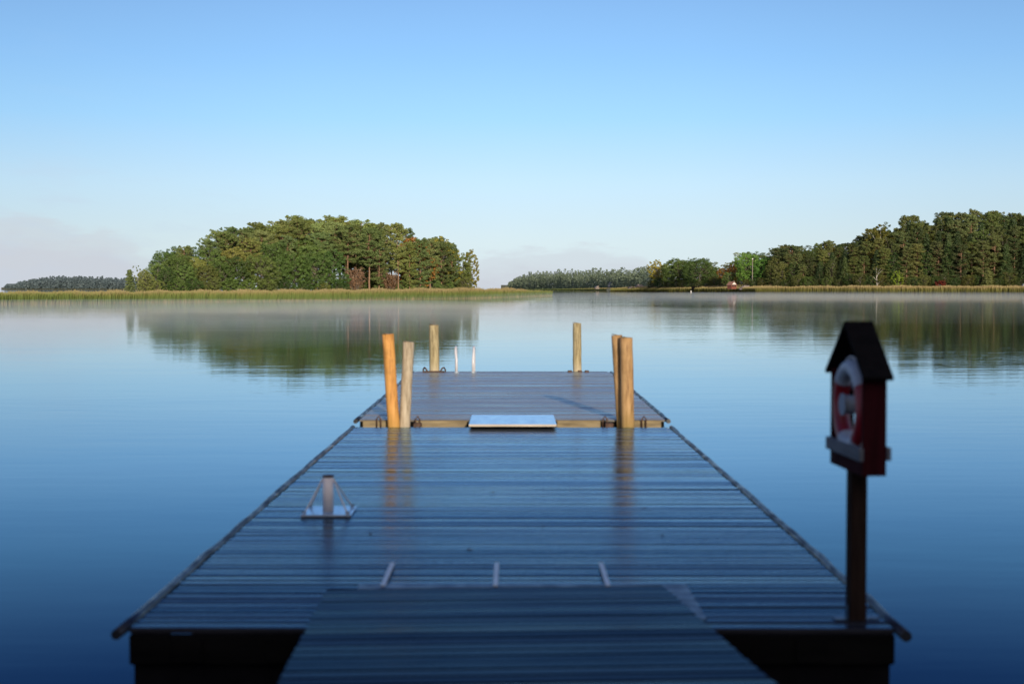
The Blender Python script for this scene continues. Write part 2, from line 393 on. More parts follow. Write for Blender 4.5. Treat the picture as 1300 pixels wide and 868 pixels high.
for x in (-1.9, -1.35, 1.3, 1.75):
    m = MB(); m.box(x-.09, x+.09, 8.235-o1, 8.248-o1, DECK-.19, DECK-.05, None, .004); m.build('end_bracket', M['beam_dark'], d1)
m = MB(); m.box(-2.19, 2.19, 20.33-o1, 20.38-o1, DECK-.20, DECK-.034); m.build('end_beam', M['beam_dark'], d1)
m = MB(); m.box(-2.225, 2.225, 8.30-o1, 8.60-o1, -.28, DECK-.205); m.build('float', M['float'], d1)

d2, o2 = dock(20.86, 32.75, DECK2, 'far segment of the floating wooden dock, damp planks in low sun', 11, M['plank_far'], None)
for (xa, xb) in ((-2.19, -1.83), (-1.42, -.66), (.66, 1.30), (1.78, 2.19)):
    m = MB(); m.box(xa, xb, 20.80-o2, 20.87-o2, DECK2-.14, DECK2-.006, None, .006); m.build('end_beam', M['beam_warm'], d2)
m = MB(); m.box(-2.18, 2.18, 20.875-o2, 20.92-o2, DECK2-.2, DECK2-.034); m.build('end_beam', M['beam_dark'], d2)
m = MB(); m.box(-2.2, 2.2, 32.76-o2, 32.80-o2, DECK2-.2, DECK2+.004, None, .004); m.build('end_beam', M['beam_dark'], d2)
for x in (-1.95, -1.38, 1.36, 1.93):     # iron coupling hoops at the joint
    m = MB(); m.tube([(x-.03, 20.76-o2, DECK2-.12), (x-.03, 20.74-o2, DECK2+.02), (x, 20.74-o2, DECK2+.06), (x+.03, 20.74-o2, DECK2+.02), (x+.03, 20.76-o2, DECK2-.12)], .011, 8)
    m.build('coupling_hoop', M['rust'], d2)
for x in (-1.38, 1.42):
    m = MB(); m.box(x-.06, x+.06, 20.66-o2, 20.79-o2, DECK-.06, DECK+.025, None, .01); m.build('coupling_block', M['rust'], d2)
for x in (-1.99, -1.60):                  # mooring hoops round the far left pile
    m = MB(); s = -1 if x < -1.8 else 1
    m.tube([(x-s*.06, 32.62-o2, DECK2+.0), (x, 32.64-o2, DECK2+.09), (x+s*.03, 32.74-o2, DECK2+.10), (x+s*.06, 32.80-o2, DECK2+.05), (x+s*.06, 32.82-o2, DECK2-.04)], .017, 8)
    m.build('pile_hoop', M['rust'], d2)
for x in (1.33, 1.72, 1.56): 
    m = MB(); m.box(x-.05, x+.05, 32.58-o2, 32.70-o2, DECK2, DECK2+.04, None, .012); m.build('hoop_bolt', M['rust'], d2)
m = MB(); m.box(-2.05, -1.55, 32.50-o2, 32.62-o2, DECK2+.002, DECK2+.03, None, .01); m.build('pile_clamp', M['rust'], d2)

# ------------------------------------------------------------------ piles (mooring posts)
def pile(pxb, pxt, pyt, d, w, mat, label, seed, dt=None, square_top=True):
    xb = xt(pxb, d); d2_ = dt or d; ztop = zt(pyt, d2_); xtp = xt(pxt, d2_)
    t = empty('wooden_post', (xb, d, 0)); r = random.Random(seed); tag(t, label, 'post', 'mooring posts of the dock')
    slope = (xtp-xb)/(ztop-.45)
    m = MB(); pts = []; rad = []
    k = 14
    for i in range(k+1):
        z = -.5+(ztop+.5)*i/k
        pts.append(((z-.45)*slope+r.uniform(-.003, .003), (d2_-d)*(z-.45)/(ztop-.45)+r.uniform(-.003, .003), z)); rad.append(w/2*(1.04-.07*i/k)*r.uniform(.985, 1.015))
    m.tube(pts, rad, 20)
    sh = m.build('shaft', mat, t)
    m = MB(); p = pts[-1]                                   # sawn end grain, slightly worn
    m.tube([(p[0], p[1], p[2]-.002), (p[0]+.002, p[1], p[2]+.008)], [rad[-1]*.985, rad[-1]*.90], 20); m.build('sawn_top', M['beam_warm'], sh)
    return t
pile(499, 492.5, 424, 20.56, .175, M['pile_orange'], 'bright orange post leaning left, tallest of the pair left of the dock joint', 1)
pile(513.5, 518.5, 434, 20.64, .165, M['pile_grey'], 'pale grey weathered post leaning right beside the bright orange one', 2)
pile(797.5, 795, 428.5, 20.56, .19, M['pile_brown'], 'thick tan post at the front of the pair right of the dock joint', 3)
pile(790, 783, 425.5, 20.78, .165, M['pile_brown'], 'thinner tan post half hidden and shaded behind the thick one right of the joint', 4)
pile(551.5, 550.5, 412.5, 32.96, .235, M['pile_olive'], 'algae stained post with iron hoops at the far left end of the dock', 5)
pile(733, 732.5, 410, 32.96, .20, M['pile_olive'], 'grey green post standing alone at the far right end of the dock', 6)

# ------------------------------------------------------------------ bathing ladder
t = empty('swim_ladder', (-1.09, 32.7, 0)); tag(t, 'white tubular bathing ladder at the far end of the dock', 'ladder')
for px0, px1 in ((579.5, 578.5), (600.5, 601.5)):
    x0 = xt(px0, 32.4)+1.09; x1 = xt(px1, 32.6)+1.09; zz = zt(440.5, 32.6)
    m = MB(); m.tube([(x0, -.32, DECK2), (x0, -.30, DECK2+.3), (x1, -.22, zz-.12), (x1, -.12, zz-.02), (x1, .02, zz), (x1, .13, zz-.08), (x1, .17, zz-.25), (x1, .18, 0), (x1, .18, -.8)], .028, 12)
    rl_ = m.build('rail', M['ladder'], t)
    m = MB(); m.tube([(x0, -.32, DECK2), (x0, -.32, DECK2+.012)], .06, 14); m.build('foot_plate', M['strap'], rl_)
for z in (.22, -.05, -.32):
    m = MB(); m.tube([(-.19, .18, z), (.19, .18, z)], .018, 8); m.build('rung', M['ladder'], t)

# ------------------------------------------------------------------ sheets on the deck
a = g(594, 541.5, DECK2+.02); b = g(707.5, 541, DECK2+.02)
t = empty('bridging_plate', ((a[0]+b[0])/2, 21.1, DECK2)); tag(t, 'flat pale blue sheet bridging the joint between the two dock segments', 'plate')
ya, yb = a[1]-21.1, g(650, 526.5, DECK2+.02)[1]-21.1
hw = (b[0]-a[0])/2
yn = g(650, 538.6, DECK2+.02)[1]-21.1
m = MB(); m.box(-hw, hw, yn, yb, .006, .022, None, .003); sh = m.build('sheet', M['white_sheet'], t)
m = MB(); m.box(-hw+.004, hw-.004, yn-.010, yn-.001, -.008, .019); m.build('front_lip', M['beam_pale'], sh)
t = empty('landing_plate', (.075, 8.98, DECK)); tag(t, 'grey metal sheet lying on the deck under the end of the gangway', 'plate')
m = MB(); m.box(-1.10, 1.095, -.50, .50, .004, .014, None, .003); m.build('sheet', M['steel'], t)
for x in (-.86, -.11, .64):
    m = MB(); m.box(x-.075-.016, x-.075+.016, .42, 1.2, .0145, .024, None, .002); m.build('strap', M['strap'], t)

# ------------------------------------------------------------------ gangway
t = empty('gangway', (-.10, 8.93, DECK+.035), R(3.2)); tag(t, 'dark planked gangway sloping down from the shore onto the dock', 'gangway')
SL = Matrix.Rotation(-math.atan(.066), 4, 'X')
m = MB(); planks(m, -1.075, 1.075, -6.9, 0, .065, .155, .010, .03, 5, 1.0, SL); m.build('decking', M['plank_ramp'], t)
for x in (-1.04, 0, 1.04):
    m = MB(); m.box(x-.03, x+.03, -6.88, -.02, -.04, .033, SL); m.build('stringer', M['beam_dark'], t)
m = MB(); m.box(-1.07, 1.07, .004, .034, -.02, .066, SL, .004); m.build('end_lip', M['beam_dark'], t)

# ------------------------------------------------------------------ small foot with a white pole and stays
cx, cy = g(417, 651, DECK)
t = empty('pole_stand', (cx, cy, DECK)); tag(t, 'short white pole on a square white plate held by four thin stays', 'pole stand')
m = MB(); m.box(-.215, .225, -.24, .26, .006, .022, None, .003); m.build('base_plate', M['white_sheet'], t)
m = MB(); m.tube([(0, -.02, .022), (0, -.02, .325)], .048, 20); m.build('pole', M['white_paint'], t)
m = MB(); m.tube([(0, -.02, .325), (0, -.02, .338), (0, -.02, .342)], [.051, .051, .04], 20); m.build('cap', M['rust'], t)
for sx, sy in ((-1, -1), (-1, 1), (1, -1), (1, 1)):
    m = MB(); e = (sx*.19, sy*.20+.01, .024)
    pts = [(sx*.045, -.02, .315)]; 
    for k in range(1, 9):
        q = k/8; pts.append((sx*.045+(e[0]-sx*.045)*q, -.02+(e[1]+.02)*q, .315+(e[2]-.315)*q-.006*math.sin(math.pi*q)))
    m.tube(pts, .0062, 6); m.build('stay', M['rope'], t)
    m = MB(); m.torus((e[0], e[1], .03), .014, .004, 'y', 14, 6); m.build('eye_bolt', M['rust'], t)

# ------------------------------------------------------------------ lifebuoy stand
px_, py_ = g(1090.5, 798, DECK)
LX, LY = xt(1090, 8.52), 8.52
t = empty('lifebuoy_stand', (LX, LY, DECK), R(-4)); t.rotation_euler.z = R(3.5)
tag(t, 'dark red roofed lifebuoy stand on a post at the right edge of the dock', 'lifebuoy stand')
Z = -DECK
bz0 = .91; D2R = .07
m = MB(); m.box(-.05, .05, -.05, .05, 0, .975, None, .006); m.build('post', M['post_dark'], t)
for sx in (-1, 1):
    m = MB(); a0, a1 = sorted((sx*.052, sx*.135)); b0, b1 = sorted((sx*.052, sx*.058))
    m.add([(a0, -.035, .003), (a1, -.035, .003), (a1, .035, .003), (a0, .035, .003), (a0, -.035, .011), (a1, -.035, .011), (a1, .035, .011), (a0, .035, .011)], [(3,2,1,0),(4,5,6,7),(0,1,5,4),(1,2,6,5),(2,3,7,6),(3,0,4,7)])
    m.box(b0, b1, -.03, .03, .0112, .09); m.build('post_foot', M['steel'], t)
for s in (-1, 1):
    m = MB(); m.box(-D2R, D2R, s*.315-.012, s*.315+.012, bz0, 1.50); m.build('side_panel', M['red_wood'], t)
m = MB(); m.box(-D2R+.003, D2R-.003, -.302, .302, bz0+.02, bz0+.045); m.build('floor_board', M['red_wood'], t)
m = MB(); m.box(-D2R-.002, -D2R+.016, -.302, .302, bz0+.0, bz0+.075); m.build('front_board', M['red_wood'], t)
m = MB(); m.box(-D2R-.028, -D2R-.003, -.36, .335, 1.0, 1.075, None, .003); m.build('shelf_board', M['grey_board'], t)
m = MB(); m.box(D2R+.003, D2R+.028, -.335, .36, 1.0, 1.075, None, .003); m.build('shelf_board', M['grey_board'], t)
ap, ea, ew = 1.80, 1.485, .40
for s in (-1, 1):
    L_ = math.hypot(ew, ap-ea); an = math.atan2(ap-ea, ew)
    Mx = Matrix.Translation((0, 0, ap)) @ Matrix.Rotation(-s*an, 4, 'X')
    m = MB()
    if s > 0: m.box(-.088, .088, .0, L_, -.022, 0, Mx, .002)
    else: m.box(-.088, .088, -L_, .0, -.022, 0, Mx, .002)
    rp = m.build('roof_panel', M['roof_dark'], t)
m = MB()                                                     # cross tie inside under the ridge
m.box(D2R-.012, D2R-.001, -.30, .30, 1.50, 1.545); m.build('tie_board', M['red_wood'], t)
m = MB(); m.tube([(D2R-.004, 0, 1.345), (-.05, 0, 1.345)], .014, 10); m.build('peg', M['post_dark'], t)
m = MB(); m.box(D2R-.016, D2R-.003, -.30, .30, 1.315, 1.375); m.build('back_rail', M['red_wood'], t)
# ring
rb = empty('lifebuoy', (LX, LY, DECK), R(3.5)); tag(rb, 'red and white ring lifebuoy hanging inside the roofed stand', 'lifebuoy')
rc = (-.035, .0, 1.29)
segs = [(40, 145, 'buoy_white'), (145, 235, 'buoy_red'), (235, 300, 'buoy_white'), (300, 400, 'buoy_red')]
for a0, a1, mt in segs:
    # angle measured in the (y,z) plane of the ring
    m = MB(); m.torus(rc, .232, .050, 'x', 20, 16, R(a0), R(a1)); m.build('ring_section', M[mt], rb)
for a0 in (40, 145, 235, 300):
    m = MB(); m.torus(rc, .232, .0515, 'x', 3, 16, R(a0-3), R(a0+3)); m.build('band', M['buoy_white'], rb)
m = MB()
for k in range(4):
    pts = []
    for i in range(9):
        a = R(40+90*k+10*i); q = abs(i-4)/4
        pts.append((rc[0], rc[1]+math.cos(a)*(.297-.008*q), rc[2]+math.sin(a)*(.297-.008*q)))
    m.tube(pts, .006, 6)
m.build('grab_line', M['rope'], rb)
rl = empty('throw_line_coil', (LX, LY, DECK), R(3.5)); tag(rl, 'white throw line wound on a short reel in the middle of the lifebuoy', 'rope coil')
m = MB(); m.tube([(-.085, 0, 1.30), (-.075, 0, 1.30), (.045, 0, 1.30), (.053, 0, 1.30)], [.048, .056, .056, .048], 18); rw = m.build('rope_winding', M['reel_grey'], rl)
for x in (-.098, .054):
    m = MB(); m.tube([(x, 0, 1.30), (x+.012, 0, 1.30)], .066, 20); m.build('reel_flange', M['reel_grey'], rl)

# ------------------------------------------------------------------ a few leaves on the near deck
lr = random.Random(21)
lab = [('small dark leaf on the deck right of the middle strap', 689, 667), ('small dark leaf lying on planks in the centre of the near deck', 596, 698), ('dark leaf near the right edge of the near deck', 841, 678),
       ('dark leaf on the planks below the right hand posts', 818, 645), ('tiny dark leaf in front of the orange post', 470, 678), ('curled dark leaf left of centre on the near deck', 626, 625)]
for s_, a, b in lab:
    x, y = g(a, b, DECK+.004); m = MB(); q = lr.uniform(.018, .03)
    m.add([(-q, 0, .002), (0, -q*.6, .006), (q, 0, .010), (0, q*.6, .003), (0, 0, .0)], [(0, 1, 4), (1, 2, 4), (2, 3, 4), (3, 0, 4)])
    o = m.build('fallen_leaf', M['brown_leaf'], None, (x, y, DECK+.003)); o.rotation_euler.z = lr.uniform(0, 6); tag(o, s_, 'leaf', 'leaves on the deck')

# ------------------------------------------------------------------ trees
def quads(C, nb, size, rng, asp=.55, jitter=1.0):
    n = len(C)
    nn = rng.normal(size=(n, 3))*jitter + nb
    nn /= np.linalg.norm(nn, axis=1)[:, None]+1e-9
    r = rng.normal(size=(n, 3)); t = np.cross(nn, r); t /= np.linalg.norm(t, axis=1)[:, None]+1e-9
    b = np.cross(nn, t)
    s = (size*rng.uniform(.6, 1.35, n))[:, None]
    t = t*s; b = b*s*asp
    V = np.stack([C-t, C-b*1.0, C+t, C+b*1.0], 1).reshape(-1, 3)
    return V
def clump(c, rad, n, size, rng, up=.3, shell=.55, asp=.6):
    p = rng.normal(size=(n, 3)); p /= np.linalg.norm(p, axis=1)[:, None]
    q = p*(rng.uniform(shell, 1.05, n)[:, None])
    C = np.asarray(c)+q*np.asarray(rad)
    nb = p*1.5; nb[:, 2] += up
    return quads(C, nb, size, rng, asp, .75)
def tubes_np(m, pts, rad, n=6): m.tube(pts, rad, n, True, True)

def finish(name, crown, mb, bark, leaf):
    V = np.concatenate(crown); Q = np.arange(len(V)).reshape(-1, 4)
    cm = np_mesh('crown', V, Q, leaf)
    me = bpy.data.meshes.new('trunk'); me.from_pydata(mb.v, [], mb.f); me.materials.append(bark); me.polygons.foreach_set('use_smooth', mb.sm); me.update()
    return me, cm
def trunk_pts(H, r, lean=.03, k=9):
    pts = []; x = y = 0
    for i in range(k+1):
        pts.append((x, y, H*i/k-.3*(i == 0))); x += r.gauss(0, lean)*H/k; y += r.gauss(0, lean)*H/k
    return pts
def tpos(pts, t):
    k = len(pts)-1; i = min(int(t*k), k-1); f = t*k-i
    return Vector(pts[i]).lerp(Vector(pts[i+1]), f)

def pine(seed, H=16, base=.4, Rr=3.2, leaf='leaf_pine', nb=44, dens=1.0):
    rng = np.random.default_rng(seed); r = random.Random(seed); crown = []; mb = MB()
    tp = trunk_pts(H*.97, r, .05)
    tubes_np(mb, tp, [H*.0155*(1-.78*(i/(len(tp)-1))) for i in range(len(tp))], 8)
    for i in range(nb):
        u = (i+r.random())/nb; t = base+(1-base)*u**.95
        prof = min(1, (u+.18)*1.9)*math.sqrt(max(.03, 1.0-u**1.9))
        L = Rr*(.28+.80*prof)*r.uniform(.62, 1.22)
        an = i*2.399+r.uniform(-.6, .6); o = tpos(tp, min(t, .985)); rise = r.uniform(-.12, .38)+.25*u
        dirv = Vector((math.cos(an), math.sin(an), rise))
        e = o+dirv*L; midp = o+dirv*L*.5+Vector((0, 0, -.05*L))
        tubes_np(mb, [o, midp, e], [.012*L+.05, .03+.006*L, .015], 4)
        for q in (.42, .68, .9, 1.05):
            if q < .5 and r.random() < .45: continue
            c = o+dirv*L*q+Vector((r.gauss(0, .22), r.gauss(0, .22), r.gauss(.12, .12)))
            s = r.uniform(.5, .98)*(1.0 if q < 1 else .8)*(.75+.3*prof)
            crown.append(clump(c, (s, s, s*.42), int(120*s*dens), .115, rng, .55))
            crown.append(clump(c+Vector((r.gauss(0, s*.5), r.gauss(0, s*.5), .22)), (s*.5, s*.5, s*.3), int(34*dens), .11, rng, .6))
    c = tpos(tp, 1.0)
    for k in range(5): crown.append(clump(c+Vector((r.gauss(0, .5), r.gauss(0, .5), r.uniform(-.5, .35))), (.7, .7, .42), int(60*dens), .15, rng, .5))
    for i in range(int(7*base/.4)):                         # dead stubs
        t = r.uniform(.12, base); o = tpos(tp, t); an = r.uniform(0, 6.28); L = r.uniform(.4, 1.6)
        tubes_np(mb, [o, o+Vector((math.cos(an)*L, math.sin(an)*L, r.uniform(-.2, .3)))], [.04, .012], 4)
    return finish('pine', crown, mb, M['bark_pine'], M[leaf])

def broad(seed, H=12, Rr=3.6, base=.08, leaf='leaf_oak', bark='bark_grey', ncl=170, dens=1.0, narrow=1.0, lsize=.12, shape=.5):
    rng = np.random.default_rng(seed); r = random.Random(seed); crown = []; mb = MB()
    tp = trunk_pts(H*.8, r, .09)
    tubes_np(mb, tp, [H*.017*(1-.8*(i/(len(tp)-1))) for i in range(len(tp))], 8)
    lob = [(r.uniform(0, 6.28), r.uniform(-1, 1), r.uniform(.25, .5)) for _ in range(9)]
    cz = H*(base+(1-base)*shape)
    for i in range(ncl):
        z = 1-2*(i+.5)/ncl; an = i*2.399+r.uniform(-.4, .4)
        rr = math.sqrt(max(0, 1-abs(z)**2.4))
        k = .80
        for la, lz, lw in lob: k += lw*math.exp(-((math.cos(an-la)-1)**2*3+(z-lz)**2*5))*.55
        k *= r.choice((1, 1, 1, .8, .55)); k *= r.uniform(.9, 1.12)
        zz = z*(H-cz)*k*1.0 if z > 0 else z*(cz-H*base)*min(k, 1.0)
        c = Vector((math.cos(an)*rr*Rr*narrow*k, math.sin(an)*rr*Rr*narrow*k, cz+zz*.92))
        s = r.uniform(.4, .85)*Rr/3.4
        crown.append(clump(c, (s, s, s*.6), int(80*dens), lsize, rng, .35))
        crown.append(clump(c+Vector((math.cos(an)*s*.6, math.sin(an)*s*.6, r.gauss(.05, .3))), (s*.55, s*.55, s*.3), int(30*dens), lsize*.9, rng, .4))
        if i % 3 == 0:
            o = tpos(tp, min(.98, max(.08, (c.z/H)*.8))); tubes_np(mb, [o, o.lerp(c, .55)+Vector((0, 0, .15)), c], [.07, .045, .015], 4)
    return finish('broad', crown, mb, M[bark], M[leaf])

def spruce(seed, H=14, Rr=2.6, leaf='leaf_spruce', base=.06, dens=1.0, power=.85):
    rng = np.random.default_rng(seed); r = random.Random(seed); crown = []; mb = MB()
    tp = trunk_pts(H, r, .015); tubes_np(mb, tp, [H*.013*(1-.92*(i/(len(tp)-1))) for i in range(len(tp))], 7)
    z = H*base; i = 0
    while z < H*.985:
        u = (z/H-base)/(1-base); L0 = Rr*(1-u)**power+.12
        for k in range(5):
            an = i*1.1+k*1.2566+r.uniform(-.3, .3); L = L0*r.uniform(.7, 1.15); o = tpos(tp, z/H)
            dv = Vector((math.cos(an), math.sin(an), -.22+.5*u))
            if k % 2 == 0: tubes_np(mb, [o, o+dv*L], [.035, .01], 4)
            for q in (.35, .65, .95):
                s = .30+.18*L0*(1.1-q*.4)
                crown.append(clump(o+dv*L*q+Vector((0, 0, r.gauss(0, .1))), (s, s, s*.45), int(26*dens), .15, rng, .3))
        z += .42+.25*(1-u); i += 1
    return finish('spruce', crown, mb, M['bark_pine'], M[leaf])

def twiggy(seed, H=4, Rr=2, leaf='leaf_brown'):
    rng = np.random.default_rng(seed); r = random.Random(seed); crown = []; mb = MB()
    for i in range(26):
        an = r.uniform(0, 6.28); L = r.uniform(.5, 1)*H; e = Vector((math.cos(an)*Rr*r.uniform(.2, 1), math.sin(an)*Rr*r.uniform(.2, 1), L))
        tubes_np(mb, [Vector((e.x*.1, e.y*.1, -.2)), Vector((e.x*.55, e.y*.55, L*.6)), e], [.05, .03, .012], 4)
        for k in range(4):
            crown.append(clump(e*(.55+.15*k), (.5, .5, .5), 26, .11, rng, .1, .1))
    return finish('twiggy', crown, mb, M['bark_grey'], M[leaf])

P = {}      # kind -> list of (trunk mesh, crown mesh, nominal height)
def reg(k, H, t): P.setdefault(k, []).append((t[0], t[1], H))
for s, b, rr in ((1, .45, 3.3), (2, .34, 3.0), (3, .5, 3.5), (4, .26, 2.9), (5, .38, 3.6)): reg('pine', 16, pine(s, 16, b, rr, 'leaf_pine_warm' if s in (2, 5) else 'leaf_pine'))
for s, b, rr in ((11, .10, 2.9), (12, .14, 3.2), (13, .08, 2.7)): reg('lowpine', 16, pine(s, 16, b, rr, 'leaf_pine_warm' if s == 13 else 'leaf_pine', 62))
for s, rr in ((21, 3.8), (22, 3.3), (23, 4.1)): reg('oak', 12, broad(s, 12, rr))
for s in (24, 25): reg('olive', 12, broad(s, 12, 3.4, .06, 'leaf_olive'))
for s in (31, 32, 33): reg('tallbroad', 18, broad(s, 18, 3.4, .04, 'leaf_oak' if s != 33 else 'leaf_olive', 'bark_grey', 260))
for s in (41, 42): reg('spruce', 14, spruce(s, 14, 2.7))
reg('birch', 10, broad(51, 10, 2.2, .08, 'leaf_yellow', 'bark_birch', 130, .9, 1.0, .12))
reg('birch', 10, broad(52, 10, 2.6, .10, 'leaf_yellow', 'bark_birch', 140, .9, 1.0, .12))
reg('bright', 12, broad(53, 12, 4.2, .05, 'leaf_bright', 'bark_grey', 240))
reg('orange', 8, broad(54, 8, 2.8, .04, 'leaf_orange', 'bark_grey', 90))
reg('lime', 5, broad(55, 5, 1.5, .04, 'leaf_lime', 'bark_grey', 50))
reg('redbush', 3, broad(56, 3, 1.5, .02, 'leaf_red', 'bark_grey', 40))
reg('young', 6, spruce(57, 6, 1.9, 'leaf_pine', .03, 1.5, .7))
reg('brown', 4, twiggy(58, 4.2, 2.1))
reg('dry', 9, broad(59, 9, 1.9, .1, 'leaf_olive', 'bark_birch', 34, .5, 1.0, .12))

used_labels = set()
NAMEOF = {'pine': 'pine_tree', 'lowpine': 'pine_tree', 'oak': 'broadleaf_tree', 'olive': 'broadleaf_tree', 'tallbroad': 'broadleaf_tree', 'spruce': 'spruce_tree', 'birch': 'birch_tree', 'bright': 'broadleaf_tree',
          'orange': 'autumn_tree', 'lime': 'sapling', 'redbush': 'shrub', 'young': 'young_spruce', 'brown': 'shrub', 'dry': 'birch_tree'}
tr = random.Random(99)
def tree(kind, px, d, ztop, zg, label, group, v=None, wide=1.0):
    lst = P[kind]; T = lst[(v if v is not None else tr.randrange(len(lst))) % len(lst)]
    x = xt(px, d); s = (ztop-zg)/T[2]
    o = empty(NAMEOF[kind], (x, d, zg), tr.uniform(0, 6.28)); w = s*wide*(.55+.45/max(s, .6) if s > 1 else 1)
    o.scale = (w, w, s)
    assert label not in used_labels, label
    used_labels.add(label)
    tag(o, label, 'shrub' if NAMEOF[kind] == 'shrub' else 'tree', group)
    for nm, me in (('trunk', T[0]), ('crown', T[1])):
        c = link(bpy.data.objects.new(nm, me), o); k = tr.uniform(.78, 1.35)
        if group == 'trees of the right shore wood' and px > 975 or 'right shore' in group and 'bush' in group: k *= .62  # leaf colour darkened here to stand in for lens vignette
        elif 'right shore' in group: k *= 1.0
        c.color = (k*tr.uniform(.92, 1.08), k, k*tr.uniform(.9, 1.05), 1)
    return o
ORD = ['first', 'second', 'third', 'fourth', 'fifth', 'sixth', 'seventh', 'eighth', 'ninth', 'tenth', 'eleventh', 'twelfth', 'thirteenth', 'fourteenth', 'fifteenth', 'sixteenth', 'seventeenth', 'eighteenth', 'nineteenth', 'twentieth',
       'twenty-first', 'twenty-second', 'twenty-third', 'twenty-fourth', 'twenty-fifth', 'twenty-sixth', 'twenty-seventh', 'twenty-eighth', 'twenty-ninth', 'thirtieth', 'thirty-first', 'thirty-second', 'thirty-third', 'thirty-fourth', 'thirty-fifth', 'thirty-sixth']
DESC = {'pine': 'long-trunked pine', 'lowpine': 'bushy low-branched pine', 'oak': 'dark green leafy tree', 'olive': 'olive green leafy tree', 'tallbroad': 'tall dense leafy tree', 'spruce': 'dark pointed spruce', 'birch': 'yellow birch'}

# ---- left island
reedL = [(-260, 185), (0, 206), (200, 228), (350, 248), (600, 310), (700, 408)]        # waterline distance by photo column
edgeL = [(150, 246), (180, 250), (300, 272), (440, 292), (600, 345)]
profL = [(172, 345), (182, 333), (192, 326), (200, 318), (215, 309), (228, 305), (243, 307), (254, 314), (262, 302), (275, 294), (290, 291), (300, 288), (312, 284), (330, 284), (345, 286), (360, 280), (378, 276), (400, 278), (415, 274), (430, 276), (445, 281), (465, 281), (480, 283), (494, 290), (506, 285), (515, 290), (522, 300), (540, 304), (552, 302), (568, 307), (580, 315), (592, 324), (602, 342)]
def top(px, prof, d): return zt(pw(px, prof), d)
rows = [
 # offset, factor, kinds, pixel list
 (0.0, .60, None, [(190, 'olive'), (211, 'oak'), (236, 'oak'), (262, 'olive'), (283, 'oak'), (305, 'oak'), (330, 'oak'), (352, 'oak'), (375, 'oak'), (400, 'oak'), (422, 'oak')]),
 (5.0, .80, None, [(200, 'oak'), (224, 'oak'), (249, 'olive'), (272, 'oak'), (296, 'olive'), (318, 'pine'), (341, 'oak'), (364, 'pine'), (388, 'oak'), (411, 'pine'), (432, 'pine')]),
 (10.0, .93, None, [(213, 'oak'), (232, 'pine'), (266, 'pine'), (287, 'pine'), (310, 'pine'), (333, 'pine'), (356, 'pine'), (379, 'pine'), (402, 'pine'), (426, 'pine'), (452, 'pine'), (480, 'lowpine'), (523, 'lowpine'), (551, 'pine')]),
 (16.0, 1.0, None, [(222, 'oak'), (275, 'pine'), (299, 'pine'), (313, 'pine'), (329, 'pine'), (347, 'pine'), (363, 'pine'), (380, 'pine'), (398, 'pine'), (415, 'pine'), (431, 'pine'), (447, 'pine'), (464, 'pine'), (481, 'lowpine'), (497, 'pine'), (540, 'pine'), (556, 'lowpine')]),
 (23.0, .97, None, [(240, 'oak'), (290, 'pine'), (320, 'pine'), (338, 'pine'), (372, 'pine'), (390, 'pine'), (408, 'pine'), (424, 'pine'), (441, 'pine'), (458, 'lowpine'), (474, 'lowpine'), (516, 'lowpine'), (532, 'lowpine'), (568, 'lowpine')]),
]
rowname = ['front row', 'second row', 'third row', 'fourth row', 'rearmost row']
for ri, (off, fac, _, lst) in enumerate(rows):
    for i, (px, kind) in enumerate(lst):
        d = pw(px, edgeL)+off+tr.uniform(-1.2, 1.2); zg = .55+.01*off
        zz = top(px, profL, d); zz = zg+(zz-zg)*fac*tr.uniform(.94, 1.035)
        tree(kind, px+tr.uniform(-2.5, 2.5), d, zz, zg, '%s, %s from the left in the %s of the island' % (DESC[kind], ORD[i], rowname[ri]), 'trees of the left island wood')
GI = 'trees of the left island wood'
def spec(kind, px, d, ytop, zg, label, group=GI, v=None, wide=1.0): return tree(kind, px, d, zt(ytop, d), zg, label, group, v, wide)
spec('pine', 441, 292, 288, .6, 'front pine with a bare straight trunk just right of the dark leafy trees', v=2)
spec('pine', 469, 297, 290, .6, 'front pine with a pale thick bare trunk right of the brown bush', v=0)
spec('lowpine', 481, 303, 300, .6, 'grey green pine with low branches beside the pale bare trunk', v=1, wide=.8)
spec('pine', 505, 306, 284, .6, 'slender tallest pine standing out right of the island summit', v=1, wide=.8)
spec('lowpine', 520, 312, 308, .6, 'olive pine right of the slender tallest one', v=2, wide=.8)
spec('lowpine', 534, 314, 304, .6, 'broad pine under the small orange crown at the right of the island', v=0)
spec('pine', 546, 322, 303, .6, 'pine with a low bare trunk near the right third of the island', v=3)
spec('lowpine', 561, 330, 308, .6, 'dark low branched pine below the yellow crown', v=1)
spec('lowpine', 574, 336, 312, .6, 'green pine second from the yellow birch at the island end', v=0, wide=.85)
spec('olive', 584, 343, 322, .6, 'rounded green tree right beside the yellow birch', v=0)
spec('birch', 596, 348, 318, .6, 'pale yellow birch, rightmost tree of the island', v=0, wide=.75)
spec('birch', 563, 338, 301, .6, 'yellow crown showing above the pines near the island right end', v=1, wide=1.1)
spec('orange', 525, 322, 299, .6, 'small orange crown peeking between pines on the island', v=0)
spec('olive', 183, 249, 339, .6, 'low leafy tree at the left edge of the island', v=1, wide=.8)
spec('dry', 176, 252, 336, .6, 'thin half bare tree leaning out at the left edge of the island', v=0, wide=.7)
spec('brown', 452, 291, 341, .6, 'brown bare bush between the two bare pine trunks', v=0, wide=1.0)
spec('brown', 496, 303, 346, .6, 'reddish brown bare bush below the slender tallest pine', v=0, wide=1.0)
spec('young', 165, 236, 342.5, .5, 'lone narrow conifer on the reeds left of the island', 'lone trees', v=0, wide=.72)
